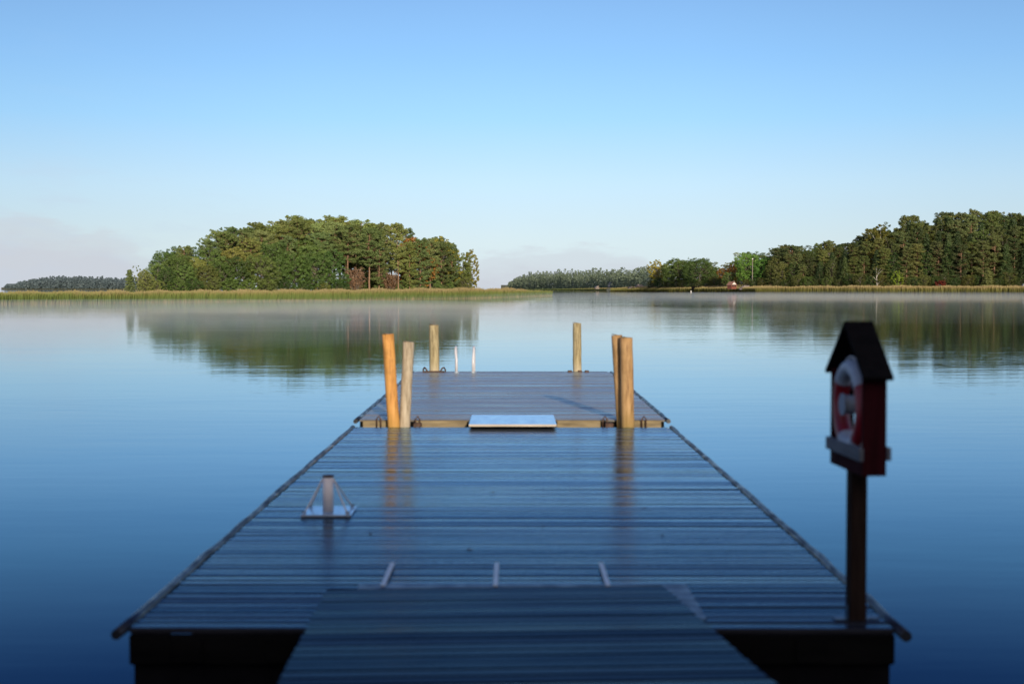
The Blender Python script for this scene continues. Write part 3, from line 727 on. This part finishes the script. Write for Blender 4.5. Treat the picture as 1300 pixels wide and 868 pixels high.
# low bushes that close the foot of the wood
for i, px in enumerate((196, 222, 247, 270, 292, 315, 340, 362, 386, 410, 430, 513, 529, 549, 567, 590)):
    spec('oak' if i % 3 else 'olive', px, pw(px, edgeL)-2.5, tr.uniform(351, 357), .5, 'low leafy undergrowth bush, %s from the left along the island edge' % ORD[i], 'bushes along the island edge', wide=1.5)

for i, px in enumerate(range(432, 596, 11)):
    spec('oak', px, pw(px, edgeL)+15+(i % 2)*5, tr.uniform(345, 353), .6, 'dark bush in the shade between the pine trunks, %s from the left' % ORD[i], 'bushes inside the island wood', wide=1.6)
# ---- right shore
reedR = [(700, 1250), (760, 900), (850, 760), (960, 640), (1100, 600), (1300, 575), (1600, 560)]
profR = [(815, 345), (828, 340), (832, 332), (845, 329), (858, 326), (872, 326), (890, 325), (900, 332), (908, 345), (915, 338), (930, 334), (938, 330), (946, 320), (958, 318), (968, 320), (978, 324), (986, 316), (1000, 313), (1012, 313), (1022, 317), (1040, 310), (1050, 308), (1062, 311), (1078, 304), (1092, 300), (1105, 293), (1120, 287), (1132, 292), (1145, 279), (1160, 277), (1175, 281), (1195, 274), (1215, 276), (1230, 272), (1245, 270), (1260, 268), (1268, 275), (1275, 278), (1285, 274), (1300, 270), (1330, 268), (1420, 270)]
GR = 'trees of the right shore wood'
def dR(px): return pw(px, reedR)
def ground_r(px, off): return 1.6+off*.035
sp = [('birch', 833, 20, 330, 'yellow green tree at the left end of the right shore wood', 1, 1.2), ('lowpine', 845, 22, 336, 'dark pine between the yellow tree and the round ones', 0, 1.2),
      ('oak', 852, 36, 330, 'dark leafy tree behind the left one of the two broad round trees', 1, 1.4), ('oak', 868, 42, 328, 'dark leafy tree rising behind the gap of the two broad round trees', 0, 1.4),
      ('oak', 884, 40, 328, 'dark leafy tree behind the right one of the two broad round trees', 2, 1.4), ('olive', 897, 36, 335, 'olive tree just right behind the two broad round trees', 1, 1.3), ('oak', 840, 40, 338, 'dark tree behind the yellow green tree at the left end', 1, 1.3),
      ('oak', 861, 20, 326, 'first of two broad round grey green trees at the left of the right shore', 0, 1.5), ('oak', 889, 20, 325, 'second of two broad round grey green trees on the right shore', 2, 1.4),
      ('tallbroad', 874, 30, 330, 'dark tree filling the gap between the two broad round trees', 1, 1.2), ('oak', 905, 28, 345, 'low dark tree right of the two broad round ones', 1, 1.2),
      ('orange', 917, 45, 340, 'orange brown autumn tree behind the low dark one', 0, 1.2), ('oak', 926, 12, 344, 'low green tree hiding the left side of the red roofed cottage', 2, 1.1),
      ('orange', 931, 20, 335, 'orange topped tree above the red roofed cottage', 0, 1.0),
      ('bright', 951, 30, 319, 'bright green round tree behind the tall pale pole', 0, 1.15), ('bright', 970, 34, 325, 'smaller bright green tree right of the tall pale pole', 0, 1.0),
      ('pine', 987, 30, 315, 'grey green pine right of the bright green trees', 0, 1.2), ('pine', 1005, 30, 312, 'round topped pine right of the bright green trees', 2, 1.3),
      ('birch', 1018, 38, 321, 'yellow green birch between pines on the right shore', 1, 1.2), ('birch', 1052, 52, 308, 'pale yellow topped birch left of the high part of the right wood', 1, 1.3),
      ('birch', 1119, 34, 286, 'tall golden birch with the highest yellow crown in the right wood', 1, 1.2), ('birch', 1112, 20, 318, 'golden branches of a lower birch under the highest yellow crown', 0, 1.2),
      ('lime', 1139, 7, 342, 'vivid lime green sapling at the foot of the right wood', 0, 1.0), ('young', 1254, 5, 343.5, 'small pale conical spruce standing in front of the right wood', 0, 1.2),
      ('redbush', 1194, 5, 355, 'small red leaved bush at the foot of the right wood', 0, 1.0), ('dry', 1113, 7, 334, 'thin half bare pale tree in front of the golden birch', 0, 1.3),
      ('spruce', 1040, 10, 333, 'small spruce in front of the wood below the pale yellow birch', 0, 1.1), ('spruce', 1072, 12, 326, 'spruce in front of the right wood left of the golden birch', 1, 1.1)]
for k, px, off, yt_, lb, v, w in sp: spec(k, px, dR(px)+off, yt_, ground_r(px, off), lb, GR, v, w)
kr = random.Random(5)
for i, (px, off, kind) in enumerate([(902, 60, 'olive'), (913, 70, 'oak'), (924, 64, 'olive'), (935, 72, 'oak'), (943, 60, 'olive'), (960, 66, 'oak'), (977, 60, 'olive')]):
    d = dR(px)+off; tree(kind, px, d, top(px, profR, d)+.5, ground_r(px, off), '%s, %s of the back trees between cottage and bright green trees' % (DESC[kind], ORD[i]), GR, i, 1.25)
for ri, (off, fac, step, x0) in enumerate([(14, .66, 13.5, 978), (24, .82, 14, 985), (36, .95, 13.5, 975), (48, 1.0, 12.5, 980), (62, 1.0, 13, 975)]):
    px = x0; i = 0
    while px < 1345:
        d = dR(px)+off+kr.uniform(-2, 2); zg = ground_r(px, off)
        if px < 1030: kind = kr.choice(['oak', 'lowpine', 'lowpine', 'olive'])
        else: kind = kr.choice(['lowpine', 'tallbroad', 'lowpine', 'pine' if ri > 1 else 'lowpine', 'spruce', 'spruce'])
        zz = zg+(top(px, profR, d)-zg)*fac*kr.uniform(.90, 1.05)
        tree(kind, px, d, zz, zg, '%s, %s from left in right shore %s' % (DESC[kind], ORD[i], rowname[ri]), GR, kr.randrange(6), 1.15)
        px += step*kr.uniform(.75, 1.25); i += 1
for i, px in enumerate(range(828, 975, 10)):
    if abs(px-935) > 6: spec('oak' if i % 2 else 'olive', px, dR(px)+(24 if 895 < px < 945 else 16), kr.uniform(351, 356), 1.3, 'low bush under the trees left of the pale pole, %s from the left' % ORD[i], 'bushes along the right shore', wide=1.6)
for i in range(26):
    px = 985+i*13.5+kr.uniform(-3, 3)
    spec('oak' if i % 2 else 'olive', px, dR(px)+9, kr.uniform(346, 354), 1.5, 'low leafy bush, %s from the left along the right shore wood' % ORD[i], 'bushes along the right shore', wide=1.5)

# ------------------------------------------------------------------ terrain and reeds
def strip(name, mat, front, back, zprof, px0, px1, n=60, kind='structure', sc_=lambda p: 1.0):
    m = MB(); r = random.Random(3); K = len(zprof); v = []
    for i in range(n+1):
        px = px0+(px1-px0)*i/n
        a, b = front(px), back(px)
        for q, z in zprof:
            d = a+(b-a)*q; v.append((xt(px, d), d, z*(sc_(px) if z > 0 else 1)+(r.uniform(-.08, .08) if 0 < q < 1 else 0)))
    f = [(i*K+j, i*K+j+1, (i+1)*K+j+1, (i+1)*K+j) for i in range(n) for j in range(K-1)]
    f = [q[::-1] for q in f]
    m.add(v, f, True); o = m.build(name, mat); tag(o, kind=kind); return o
strip('island_ground', M['meadow'], lambda p: pw(p, reedL)+4, lambda p: pw(p, reedL)+(90 if p < 560 else 90*max(.08, (705-p)/145)), [(0, -.15), (.12, .25), (.3, .55), (.6, .7), (1, -.2)], -260, 700, 70)
strip('right_shore_ground', M['meadow'], lambda p: dR(p)+2, lambda p: dR(p)+320, [(0, -.15), (.03, .9), (.06, 1.7), (.15, 3.2), (.3, 5.5), (1, 9)], 770, 1700, 70, 'structure', lambda p: min(1, .25+max(0, p-790)/160))
strip('far_shore_ground', M['meadow'], lambda p: pw(p, [(600, 1560), (640, 1540), (720, 1260), (800, 1000), (900, 980)]), lambda p: 2000, [(0, -.1), (.03, 1.0), (.2, 2.5), (1, 6)], 636, 905, 30)
strip('far_left_ground', M['meadow'], lambda p: 1650, lambda p: 2100, [(0, -.1), (.1, 1.0), (.4, 2.5), (1, 1)], 2, 240, 20)

def reeds(name, mat, wl, px0, px1, depth, h, n, w, zb, label, seed, hf=lambda p: 1.0, bias=2.2):
    rng = np.random.default_rng(seed)
    px = rng.uniform(px0, px1, n); off = rng.random(n)**bias
    # uneven waterline
    jag = 1.2*np.sin(px*.11)+2.0*np.sin(px*.037+1)+.6*np.sin(px*.33+2)
    W = np.array([pw(p, wl) for p in px]); dd = np.array([depth(p) for p in px])
    d = W+off*dd+jag*.6+rng.normal(0, .4, n)
    x = (px-650)/F*d
    z0 = np.array([zb(o*q) for o, q in zip(off, dd)])
    hp = np.array([hf(p) for p in px])
    # clumps of taller and shorter reeds
    cl = 1+.035*np.sin(px*.23+d*.1)+.02*np.sin(px*.6)+.06*np.sin(px*.113+4)
    hh = h*hp*cl*rng.normal(.93, .09, n)
    lean = rng.normal(0, .10, (n, 2)); lean[:, 0] += .05
    ang = rng.uniform(-.9, .9, n)
    ux = np.cos(ang)*w/2; uy = np.sin(ang)*w/2
    base = np.stack([x, d, z0-.1], 1); topc = base+np.stack([lean[:, 0]*hh, lean[:, 1]*hh, hh+.1], 1)
    U = np.stack([ux, uy, np.zeros(n)], 1)
    wt = rng.uniform(.5, 1.5, n)[:, None]*.55
    V = np.stack([base-U, base+U, topc+U*wt, topc-U*wt], 1).reshape(-1, 3)
    me = np_mesh(name, V, np.arange(len(V)).reshape(-1, 4), mat)
    o = link(bpy.data.objects.new(name, me)); tag(o, label, 'reeds', None, 'stuff'); return o
reeds('reed_bed', M['reed_left'], reedL, -60, 701, lambda p: 34 if p < 500 else max(2.5, 34*(705-p)/205), 1.0, 90000, .085, lambda o: min(.12, o*.01), 'green reeds with tan tops along the left island shore', 1,
      lambda p: pw(p, [(0, 1.50), (350, 1.72), (600, 2.0), (645, 2.0), (700, 1.2)]))
reeds('reed_bed', M['reed_right'], reedR, 775, 1345, lambda p: 26, 2.4, 60000, .17, lambda o: min(1.6, .1+o*.06), 'olive and tan reeds along the right shore', 2, lambda p: pw(p, [(775, .25), (800, .6), (870, .85), (980, 1.0), (1050, 1.1)]), 1.6)
reeds('reed_bed', M['reed_left'], [(640, 1530), (720, 1250), (800, 985), (850, 800)], 665, 845, lambda p: 14, 1.8, 12000, .3, lambda o: .1, 'thin low reeds on the far shore of the channel', 4, lambda p: min(1.0, .25+(p-665)/130))

# ------------------------------------------------------------------ far woods (each reads as one mass)
HZ = (.26, .31, .22)  # aerial haze painted into the leaf colour
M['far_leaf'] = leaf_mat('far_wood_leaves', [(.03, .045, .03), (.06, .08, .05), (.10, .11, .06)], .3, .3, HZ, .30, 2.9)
HZ = (.20, .28, .36)  # bluer distance haze, also mixed into the leaf colour
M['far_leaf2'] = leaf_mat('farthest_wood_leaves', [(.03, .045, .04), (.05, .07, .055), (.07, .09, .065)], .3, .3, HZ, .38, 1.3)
def farwood(name, pxs, dfun, prof, mat, label, seed, nrow=4, step=3.2, size=.55):
    rng = np.random.default_rng(seed); r = random.Random(seed); parts = []
    for row in range(nrow):
        px = pxs[0]
        while px < pxs[1]:
            d = dfun(px)+8+row*14+r.uniform(-4, 4); zg = 1.2+row*.5
            zz = zt(pw(px, prof), d)*(.72+.09*row)*r.choice((.88, .95, 1.0, 1.0, 1.08)); H = max(4, zz-zg); x = xt(px, d)
            con = r.random() < .3; Rw = r.uniform(2.4, 4.4)
            for q in range(11):
                u = (q+.5)/11; w = Rw*((1-u)**.8*1.1+.2 if con else math.sqrt(max(.05, 1-(2*u-.9)**2*.85)))
                parts.append(clump((x+r.gauss(0, .3), d+r.gauss(0, .3), zg+H*u), (w, w, H/15), 22, size, rng, .35))
            px += step*r.uniform(.6, 1.4)*F/1806*(1300/d)
    V = np.concatenate(parts); me = np_mesh(name, V, np.arange(len(V)).reshape(-1, 4), mat)
    o = link(bpy.data.objects.new(name, me)); tag(o, label, 'forest', None, 'stuff'); return o
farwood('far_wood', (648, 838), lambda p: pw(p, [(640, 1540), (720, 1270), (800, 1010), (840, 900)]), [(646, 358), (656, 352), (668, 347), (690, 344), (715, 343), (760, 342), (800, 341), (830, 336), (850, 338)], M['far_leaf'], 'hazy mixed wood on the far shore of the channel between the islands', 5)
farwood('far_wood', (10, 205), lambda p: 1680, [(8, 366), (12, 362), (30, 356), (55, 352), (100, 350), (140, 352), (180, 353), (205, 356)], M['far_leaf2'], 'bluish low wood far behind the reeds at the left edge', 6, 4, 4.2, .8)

# ------------------------------------------------------------------ houses and small things on the right shore
def house(loc, rz, w, l, h, rh, wm, rm, label, gable_mat=None, name='cottage'):
    t = empty(name, loc, rz); tag(t, label, 'house')
    m = MB(); m.box(-w/2, w/2, -l/2, l/2, -.6, h); m.build('wall', wm, t)
    m = MB()
    for y in (-l/2, l/2): m.add([(-w/2, y, h), (w/2, y, h), (0, y, h+rh)], [(0, 1, 2)])
    m.build('gable', gable_mat or wm, t)
    m = MB(); e = .35
    for s in (-1, 1):
        k = rh/(w/2); A = [(s*(w/2+e), -l/2-e, h-e*k), (0, -l/2-e, h+rh), (0, l/2+e, h+rh), (s*(w/2+e), l/2+e, h-e*k)]
        B = [(x, y, z+.12) for x, y, z in A]; m.add(A+B, [(0, 1, 2, 3), (4, 5, 6, 7), (0, 1, 5, 4), (1, 2, 6, 5), (2, 3, 7, 6), (3, 0, 4, 7)])
    m.build('roof', rm, t)
    for x in (-w*.22, w*.22):
        m = MB(); m.box(x-.4, x+.4, -l/2-.05, -l/2-.003, h*.35, h*.85); m.build('window', M['window_dark'], t)
    m = MB(); m.box(w*.3, w*.42, -.3, .3, h+rh*.2, h+rh*1.35); m.build('chimney', M['granite'], t)
    return t
d = 650; x = xt(935, d)
house((x, d+14, 2.3), R(32), 3.0, 3.0, 1.5, 1.3, M['house_red'], M['roof_tile'], 'small red cottage with white gable and clay roof on the right shore', M['house_white'])
d = 1030
house((xt(760, d), d+22, 1.9), R(10), 2.8, 3.5, .6, 1.1, M['granite'], M['roof_grey'], 'tiny pale gabled shed at the water on the far shore')
d = 1090
house((xt(776, d), d, 1.6), R(40), 3.0, 4, 2.2, 2.6, M['roof_grey'], M['roof_grey'], 'pale house half hidden in the far shore trees')
# granite outcrop
def rock(name, loc, sx, sy, sz, label, seed):
    r = random.Random(seed); m = MB(); n, k = 14, 7; v = [(0, 0, sz)]
    for j in range(1, k+1):
        for i in range(n):
            a = 2*math.pi*i/n; b = math.pi/2*j/k; q = 1+r.uniform(-.13, .13)
            v.append((sx*math.sin(b)*math.cos(a)*q, sy*math.sin(b)*math.sin(a)*q, sz*math.cos(b)*q-.3*(j == k)))
    f = [(0, 1+i, 1+(i+1) % n) for i in range(n)]
    for j in range(k-1):
        for i in range(n):
            a = 1+j*n+i; b = 1+j*n+(i+1) % n; f.append((a, a+n, b+n, b))
    m.add(v, f, False); o = m.build(name, M['granite'], None, loc); tag(o, label, 'rock', 'rocks on the far shore'); return o
d = 845
rock('rock_outcrop', (xt(812, d), d, 1.0), 3.4, 2.5, 3.2, 'bare brown granite outcrop left of the yellow green tree', 4)
rock('rock_outcrop', (xt(802, d), d+5, 1.0), 2.6, 2.2, 1.8, 'lower lump of granite left of the tall outcrop', 5)
d = 660
rock('rock_outcrop', (xt(948, d), d, 1.5), 3.6, 2.5, 1.9, 'low grey rock right of the red cottage', 6)
# pole
d = 662
t = empty('flag_pole', (xt(955, d), d, 1.8)); tag(t, 'tall pale bare flag pole in front of the bright green tree', 'flag pole')
m = MB(); m.tube([(0, 0, -.3), (0, 0, 6), (0, 0, 13.6)], [.24, .21, .17], 8); m.build('pole', M['bark_grey'], t)
m = MB(); m.tube([(0, 0, 13.6), (0, 0, 13.75), (0, 0, 14.0), (0, 0, 14.1)], [.18, .3, .3, .05], 10); m.build('finial', M['white_paint'], t)
# boat shed and jetty
d = dR(877)-4; x = xt(877, d)
t = empty('boat_jetty', (x, d, 0)); tag(t, 'low dark boat jetty with a white board at its left end', 'jetty')
m = MB(); m.box(.6, 9, 0, 3, 1.2, 1.35); m.build('deck', M['beam_dark'], t)
for xx in (1.2, 3.2, 5.4, 7.6):
    m = MB(); m.tube([(xx, .2, -1), (xx, .2, 1.9)], .14, 8); m.build('pile', M['beam_dark'], t)
m = MB(); m.box(.8, 4.2, .8, 2.8, 1.35, 2.3); m.add([(.6, .6, 2.3), (4.4, .6, 2.3), (4.4, 3, 2.3), (.6, 3, 2.3), (.6, 1.8, 2.9), (4.4, 1.8, 2.9)], [(0, 1, 5, 4), (2, 3, 4, 5), (0, 4, 3), (1, 2, 5), (0, 3, 2, 1)]); m.build('hut', M['roof_dark'], t)
m = MB(); m.box(-.15, .3, -.1, .05, -.1, .8); m.build('end_board', M['house_white'], t)
d = dR(1299)+4
t = empty('storage_hut', (xt(1301, d), d, 1.4)); tag(t, 'tiny white hut at the right edge among the shore reeds', 'hut')
m = MB(); m.box(-.9, .9, -.9, .9, -.3, 2.3); m.build('wall', M['house_white'], t)
m = MB(); m.add([(-1.1, -1.1, 2.3), (1.1, -1.1, 2.3), (1.1, 1.1, 2.3), (-1.1, 1.1, 2.3), (0, 0, 3.0)], [(0, 1, 4), (1, 2, 4), (2, 3, 4), (3, 0, 4), (3, 2, 1, 0)]); m.build('roof', M['roof_grey'], t)

# ------------------------------------------------------------------ shore behind the viewer (keeps the low sun off the near dock)
m = MB(); v = []; f = []
gx = [-90, -50, -25, -10, -3, 0, 3, 10, 25, 50, 90]; gy = [2.6, 2.2, -2, -10, -25, -60, -110]; gz = [-.4, .78, .9, 1.3, 2.0, 2.8, 2.5]
for j, y in enumerate(gy):
    for x in gx: v.append((x, y-abs(x)*.18*(j < 3), gz[j]))
for j in range(len(gy)-1):
    for i in range(len(gx)-1): a = j*len(gx)+i; f.append((a, a+len(gx), a+len(gx)+1, a+1))
m.add(v, [q[::-1] for q in f], False); tag(m.build('near_shore', M['shore']), kind='structure')
rng = np.random.default_rng(77); r = random.Random(77); parts = []
for row, yy in enumerate((-27, -31, -35)):
    for k in range(22):
        x = -30+k*3.6+r.uniform(-1, 1); y = yy+r.uniform(-1, 1); ht = .4+.2594*(20.1-y)*1.0+r.uniform(-.5, -.0)
        n = 26
        for q in range(n):
            u = (q+.5)/n; w = 2.6*math.sqrt(max(.08, 1-(2*u-.75)**2*.55)); parts.append(clump((x+r.gauss(0, .5), y+r.gauss(0, .5), 2.2+(ht-2.9)*u), (w, w, .8), 60, .42, rng, .3, .2))
V = np.concatenate(parts); me = np_mesh('shore_wood', V, np.arange(len(V)).reshape(-1, 4), M['leaf_oak'])
tag(link(bpy.data.objects.new('shore_wood', me)), 'dense leafy wood on the near shore facing the dock', 'forest', None, 'stuff')

# ------------------------------------------------------------------ thin mist lying on the water
def mist(name, c, rad, dens, label):
    m_, nt, out = newmat('mist'); 
    vs = N(nt, 'ShaderNodeVolumeScatter'); vs.inputs['Density'].default_value = dens; vs.inputs['Color'].default_value = (.78, .93, .97, 1); vs.inputs['Anisotropy'].default_value = 0.0
    nt.links.new(vs.outputs[0], out.inputs['Volume'])
    mb = MB(); n, k = 28, 10; v = [(0, 0, rad[2])]
    for j in range(1, k):
        for i in range(n):
            a = 2*math.pi*i/n; b = math.pi*j/k
            v.append((rad[0]*math.sin(b)*math.cos(a), rad[1]*math.sin(b)*math.sin(a), rad[2]*math.cos(b)))
    v.append((0, 0, -rad[2])); f = [(0, 1+i, 1+(i+1) % n) for i in range(n)]
    for j in range(k-2):
        for i in range(n):
            a = 1+j*n+i; b = 1+j*n+(i+1) % n; f.append((a, a+n, b+n, b))
    l = len(v)-1; o_ = 1+(k-2)*n; f += [(o_+(i+1) % n, o_+i, l) for i in range(n)]
    mb.add(v, f, True); o = mb.build(name, m_, None, c); tag(o, 'thin patch of mist drifting low over the lake', 'mist', 'mist patches over the lake', 'stuff'); return o
mr = random.Random(12)
mist('mist_patch', (-42, 135, .05), (62, 88, 1.1), .0030, '')
mist('mist_patch', (-30, 120, .05), (60, 66, .7), .0020, '')
mist('mist_patch', (80, 300, .05), (130, 220, 1.3), .0008, '')
for i in range(16):
    px = 40+i*42; d = mr.uniform(105, 185)+(25 if px > 500 else 0)
    mist('mist_patch', (xt(px, d), d, .05), (mr.uniform(14, 30), mr.uniform(18, 34), mr.uniform(.3, 1.0)), .0010, '')
for i in range(7):
    px = 760+i*95; d = mr.uniform(330, 420)
    mist('mist_patch', (xt(px, d), d, .1), (mr.uniform(50, 80), mr.uniform(60, 100), mr.uniform(.6, 1.5)), .0006, '')
# ------------------------------------------------------------------ camera, sun, sky
cam = bpy.data.cameras.new('camera'); co = bpy.data.objects.new('camera', cam); link(co)
co.location = (0, 0, CAM_Z); co.rotation_euler = (R(90)-PITCH, 0, 0)
cam.lens = 50; cam.sensor_width = 36; cam.clip_end = 30000; cam.clip_start = .05
cam.dof.use_dof = True; cam.dof.focus_distance = 260; cam.dof.aperture_fstop = 1.8
sc.camera = co
sl = bpy.data.lights.new('sun', 'SUN'); sl.energy = 4.6; sl.angle = R(.6); sl.color = (1.0, .87, .69)
so = link(bpy.data.objects.new('sun', sl)); so.rotation_euler = SUNDIR.to_track_quat('-Z', 'Y').to_euler(); so.location = (10, -40, 30)

w = bpy.data.worlds.new('World'); sc.world = w; w.use_nodes = True; nt = w.node_tree; nt.nodes.clear(); L = nt.links.new
out = N(nt, 'ShaderNodeOutputWorld'); bg = N(nt, 'ShaderNodeBackground'); L(bg.outputs[0], out.inputs[0])
sky = N(nt, 'ShaderNodeTexSky', sky_type='NISHITA'); sky.sun_disc = False; sky.sun_elevation = R(14.3); sky.sun_rotation = R(169); sky.dust_density = .4; sky.ozone_density = 3
tc = N(nt, 'ShaderNodeTexCoord'); s = N(nt, 'ShaderNodeSeparateXYZ'); L(tc.outputs['Generated'], s.inputs[0])
el = mathn(nt, 'MULTIPLY', mathn(nt, 'ARCSINE', s.outputs[2]), 57.2958)
az = mathn(nt, 'MULTIPLY', mathn(nt, 'ARCTAN2', s.outputs[0], s.outputs[1]), 57.2958)
grad = ramp(nt, [(0.0, (.72, .83, .88)), (.02, (.72, .87, .93)), (.045, (.62, .87, 1.06)), (.075, (.41, .76, 1.13)), (.10, (.32, .64, 1.08)), (.135, (.245, .49, .90)), (.165, (.12, .29, .68)), (.22, (.055, .17, .50)), (.32, (.028, .10, .36)), (.55, (.018, .06, .25)), (1.0, (.015, .05, .2))], mathn(nt, 'DIVIDE', el, 90.0, True)).outputs[0]
# lens vignette put into the sky colour, darker to both sides
azf = ramp(nt, [(0.0, 1.0), (.25, .98), (.6, .88), (1.0, .82)], mathn(nt, 'DIVIDE', mathn(nt, 'ABSOLUTE', mathn(nt, 'ADD', az, .5)), 30.0, True)).outputs[0]
grad = mixc(nt, 1.0, grad, azf, 'MULTIPLY')
nsk = mixc(nt, 1.0, sky.outputs[0], (.09, .09, .09), 'MULTIPLY')
col = mixc(nt, .06, grad, nsk)
# low fog banks along the horizon
azr = mathn(nt, 'DIVIDE', mathn(nt, 'ADD', az, 30.0), 60.0, True)
def ap(px): return (math.degrees(math.atan((px-650)/1806))+30)/60
hts = ramp(nt, [(0.0, .40), (ap(0), .36), (ap(120), .33), (ap(230), .12), (ap(330), .05), (ap(560), .12), (ap(630), .215), (ap(720), .225), (ap(800), .20), (ap(860), .06), (ap(1000), .03), (1.0, .06)], azr, 'EASE').outputs[0]
cmb = N(nt, 'ShaderNodeCombineXYZ'); L(mathn(nt, 'MULTIPLY', az, .28), cmb.inputs[0]); L(mathn(nt, 'MULTIPLY', el, 1.1), cmb.inputs[1])
fn = noise(nt, 1.6, cmb.outputs[0], 5, .55)
edge = mathn(nt, 'SUBTRACT', mathn(nt, 'ADD', mathn(nt, 'MULTIPLY', hts, 8.0), mathn(nt, 'MULTIPLY', mathn(nt, 'SUBTRACT', fn, .5), 2.0)), el)
mask = ramp(nt, [(0.0, 0.0), (.35, .45), (1.0, .85)], mathn(nt, 'MULTIPLY', edge, .6, True), 'EASE').outputs[0]
col = mixc(nt, mask, col, (.60, .63, .70))
# thin wisps of haze at the upper left
cm2 = N(nt, 'ShaderNodeCombineXYZ'); L(mathn(nt, 'MULTIPLY', az, .16), cm2.inputs[0]); L(mathn(nt, 'ADD', mathn(nt, 'MULTIPLY', el, .7), mathn(nt, 'MULTIPLY', az, .05)), cm2.inputs[1])
wn = noise(nt, 1.5, cm2.outputs[0], 5, .6)
wm = mathn(nt, 'MULTIPLY', ramp(nt, [(.5, 0.0), (.75, .5)], wn).outputs[0], ramp(nt, [(0, 1.0), (ap(150), .9), (ap(420), .15), (ap(700), .1), (1, .1)], azr).outputs[0])
wm = mathn(nt, 'MULTIPLY', wm, ramp(nt, [(0, .8), (.25, .9), (.5, .15), (1, .0)], mathn(nt, 'DIVIDE', el, 12.0, True)).outputs[0])
col = mixc(nt, wm, col, (.56, .66, .80))
# warm glow round the sun, added behind the viewer to brighten shaded fronts
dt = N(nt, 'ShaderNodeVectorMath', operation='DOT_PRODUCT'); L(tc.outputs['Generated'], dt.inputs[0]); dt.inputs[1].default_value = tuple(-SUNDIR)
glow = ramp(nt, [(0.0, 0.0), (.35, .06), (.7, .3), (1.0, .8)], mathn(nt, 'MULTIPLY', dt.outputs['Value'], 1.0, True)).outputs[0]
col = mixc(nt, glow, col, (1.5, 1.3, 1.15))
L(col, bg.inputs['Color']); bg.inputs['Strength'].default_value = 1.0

sc.view_settings.view_transform = 'Standard'; sc.view_settings.look = 'None'; sc.view_settings.exposure = 0; sc.view_settings.gamma = 1
cy = sc.cycles; cy.use_denoising = True; cy.max_bounces = 6; cy.diffuse_bounces = 2; cy.glossy_bounces = 4; cy.transmission_bounces = 2; cy.volume_bounces = 0; cy.caustics_reflective = False
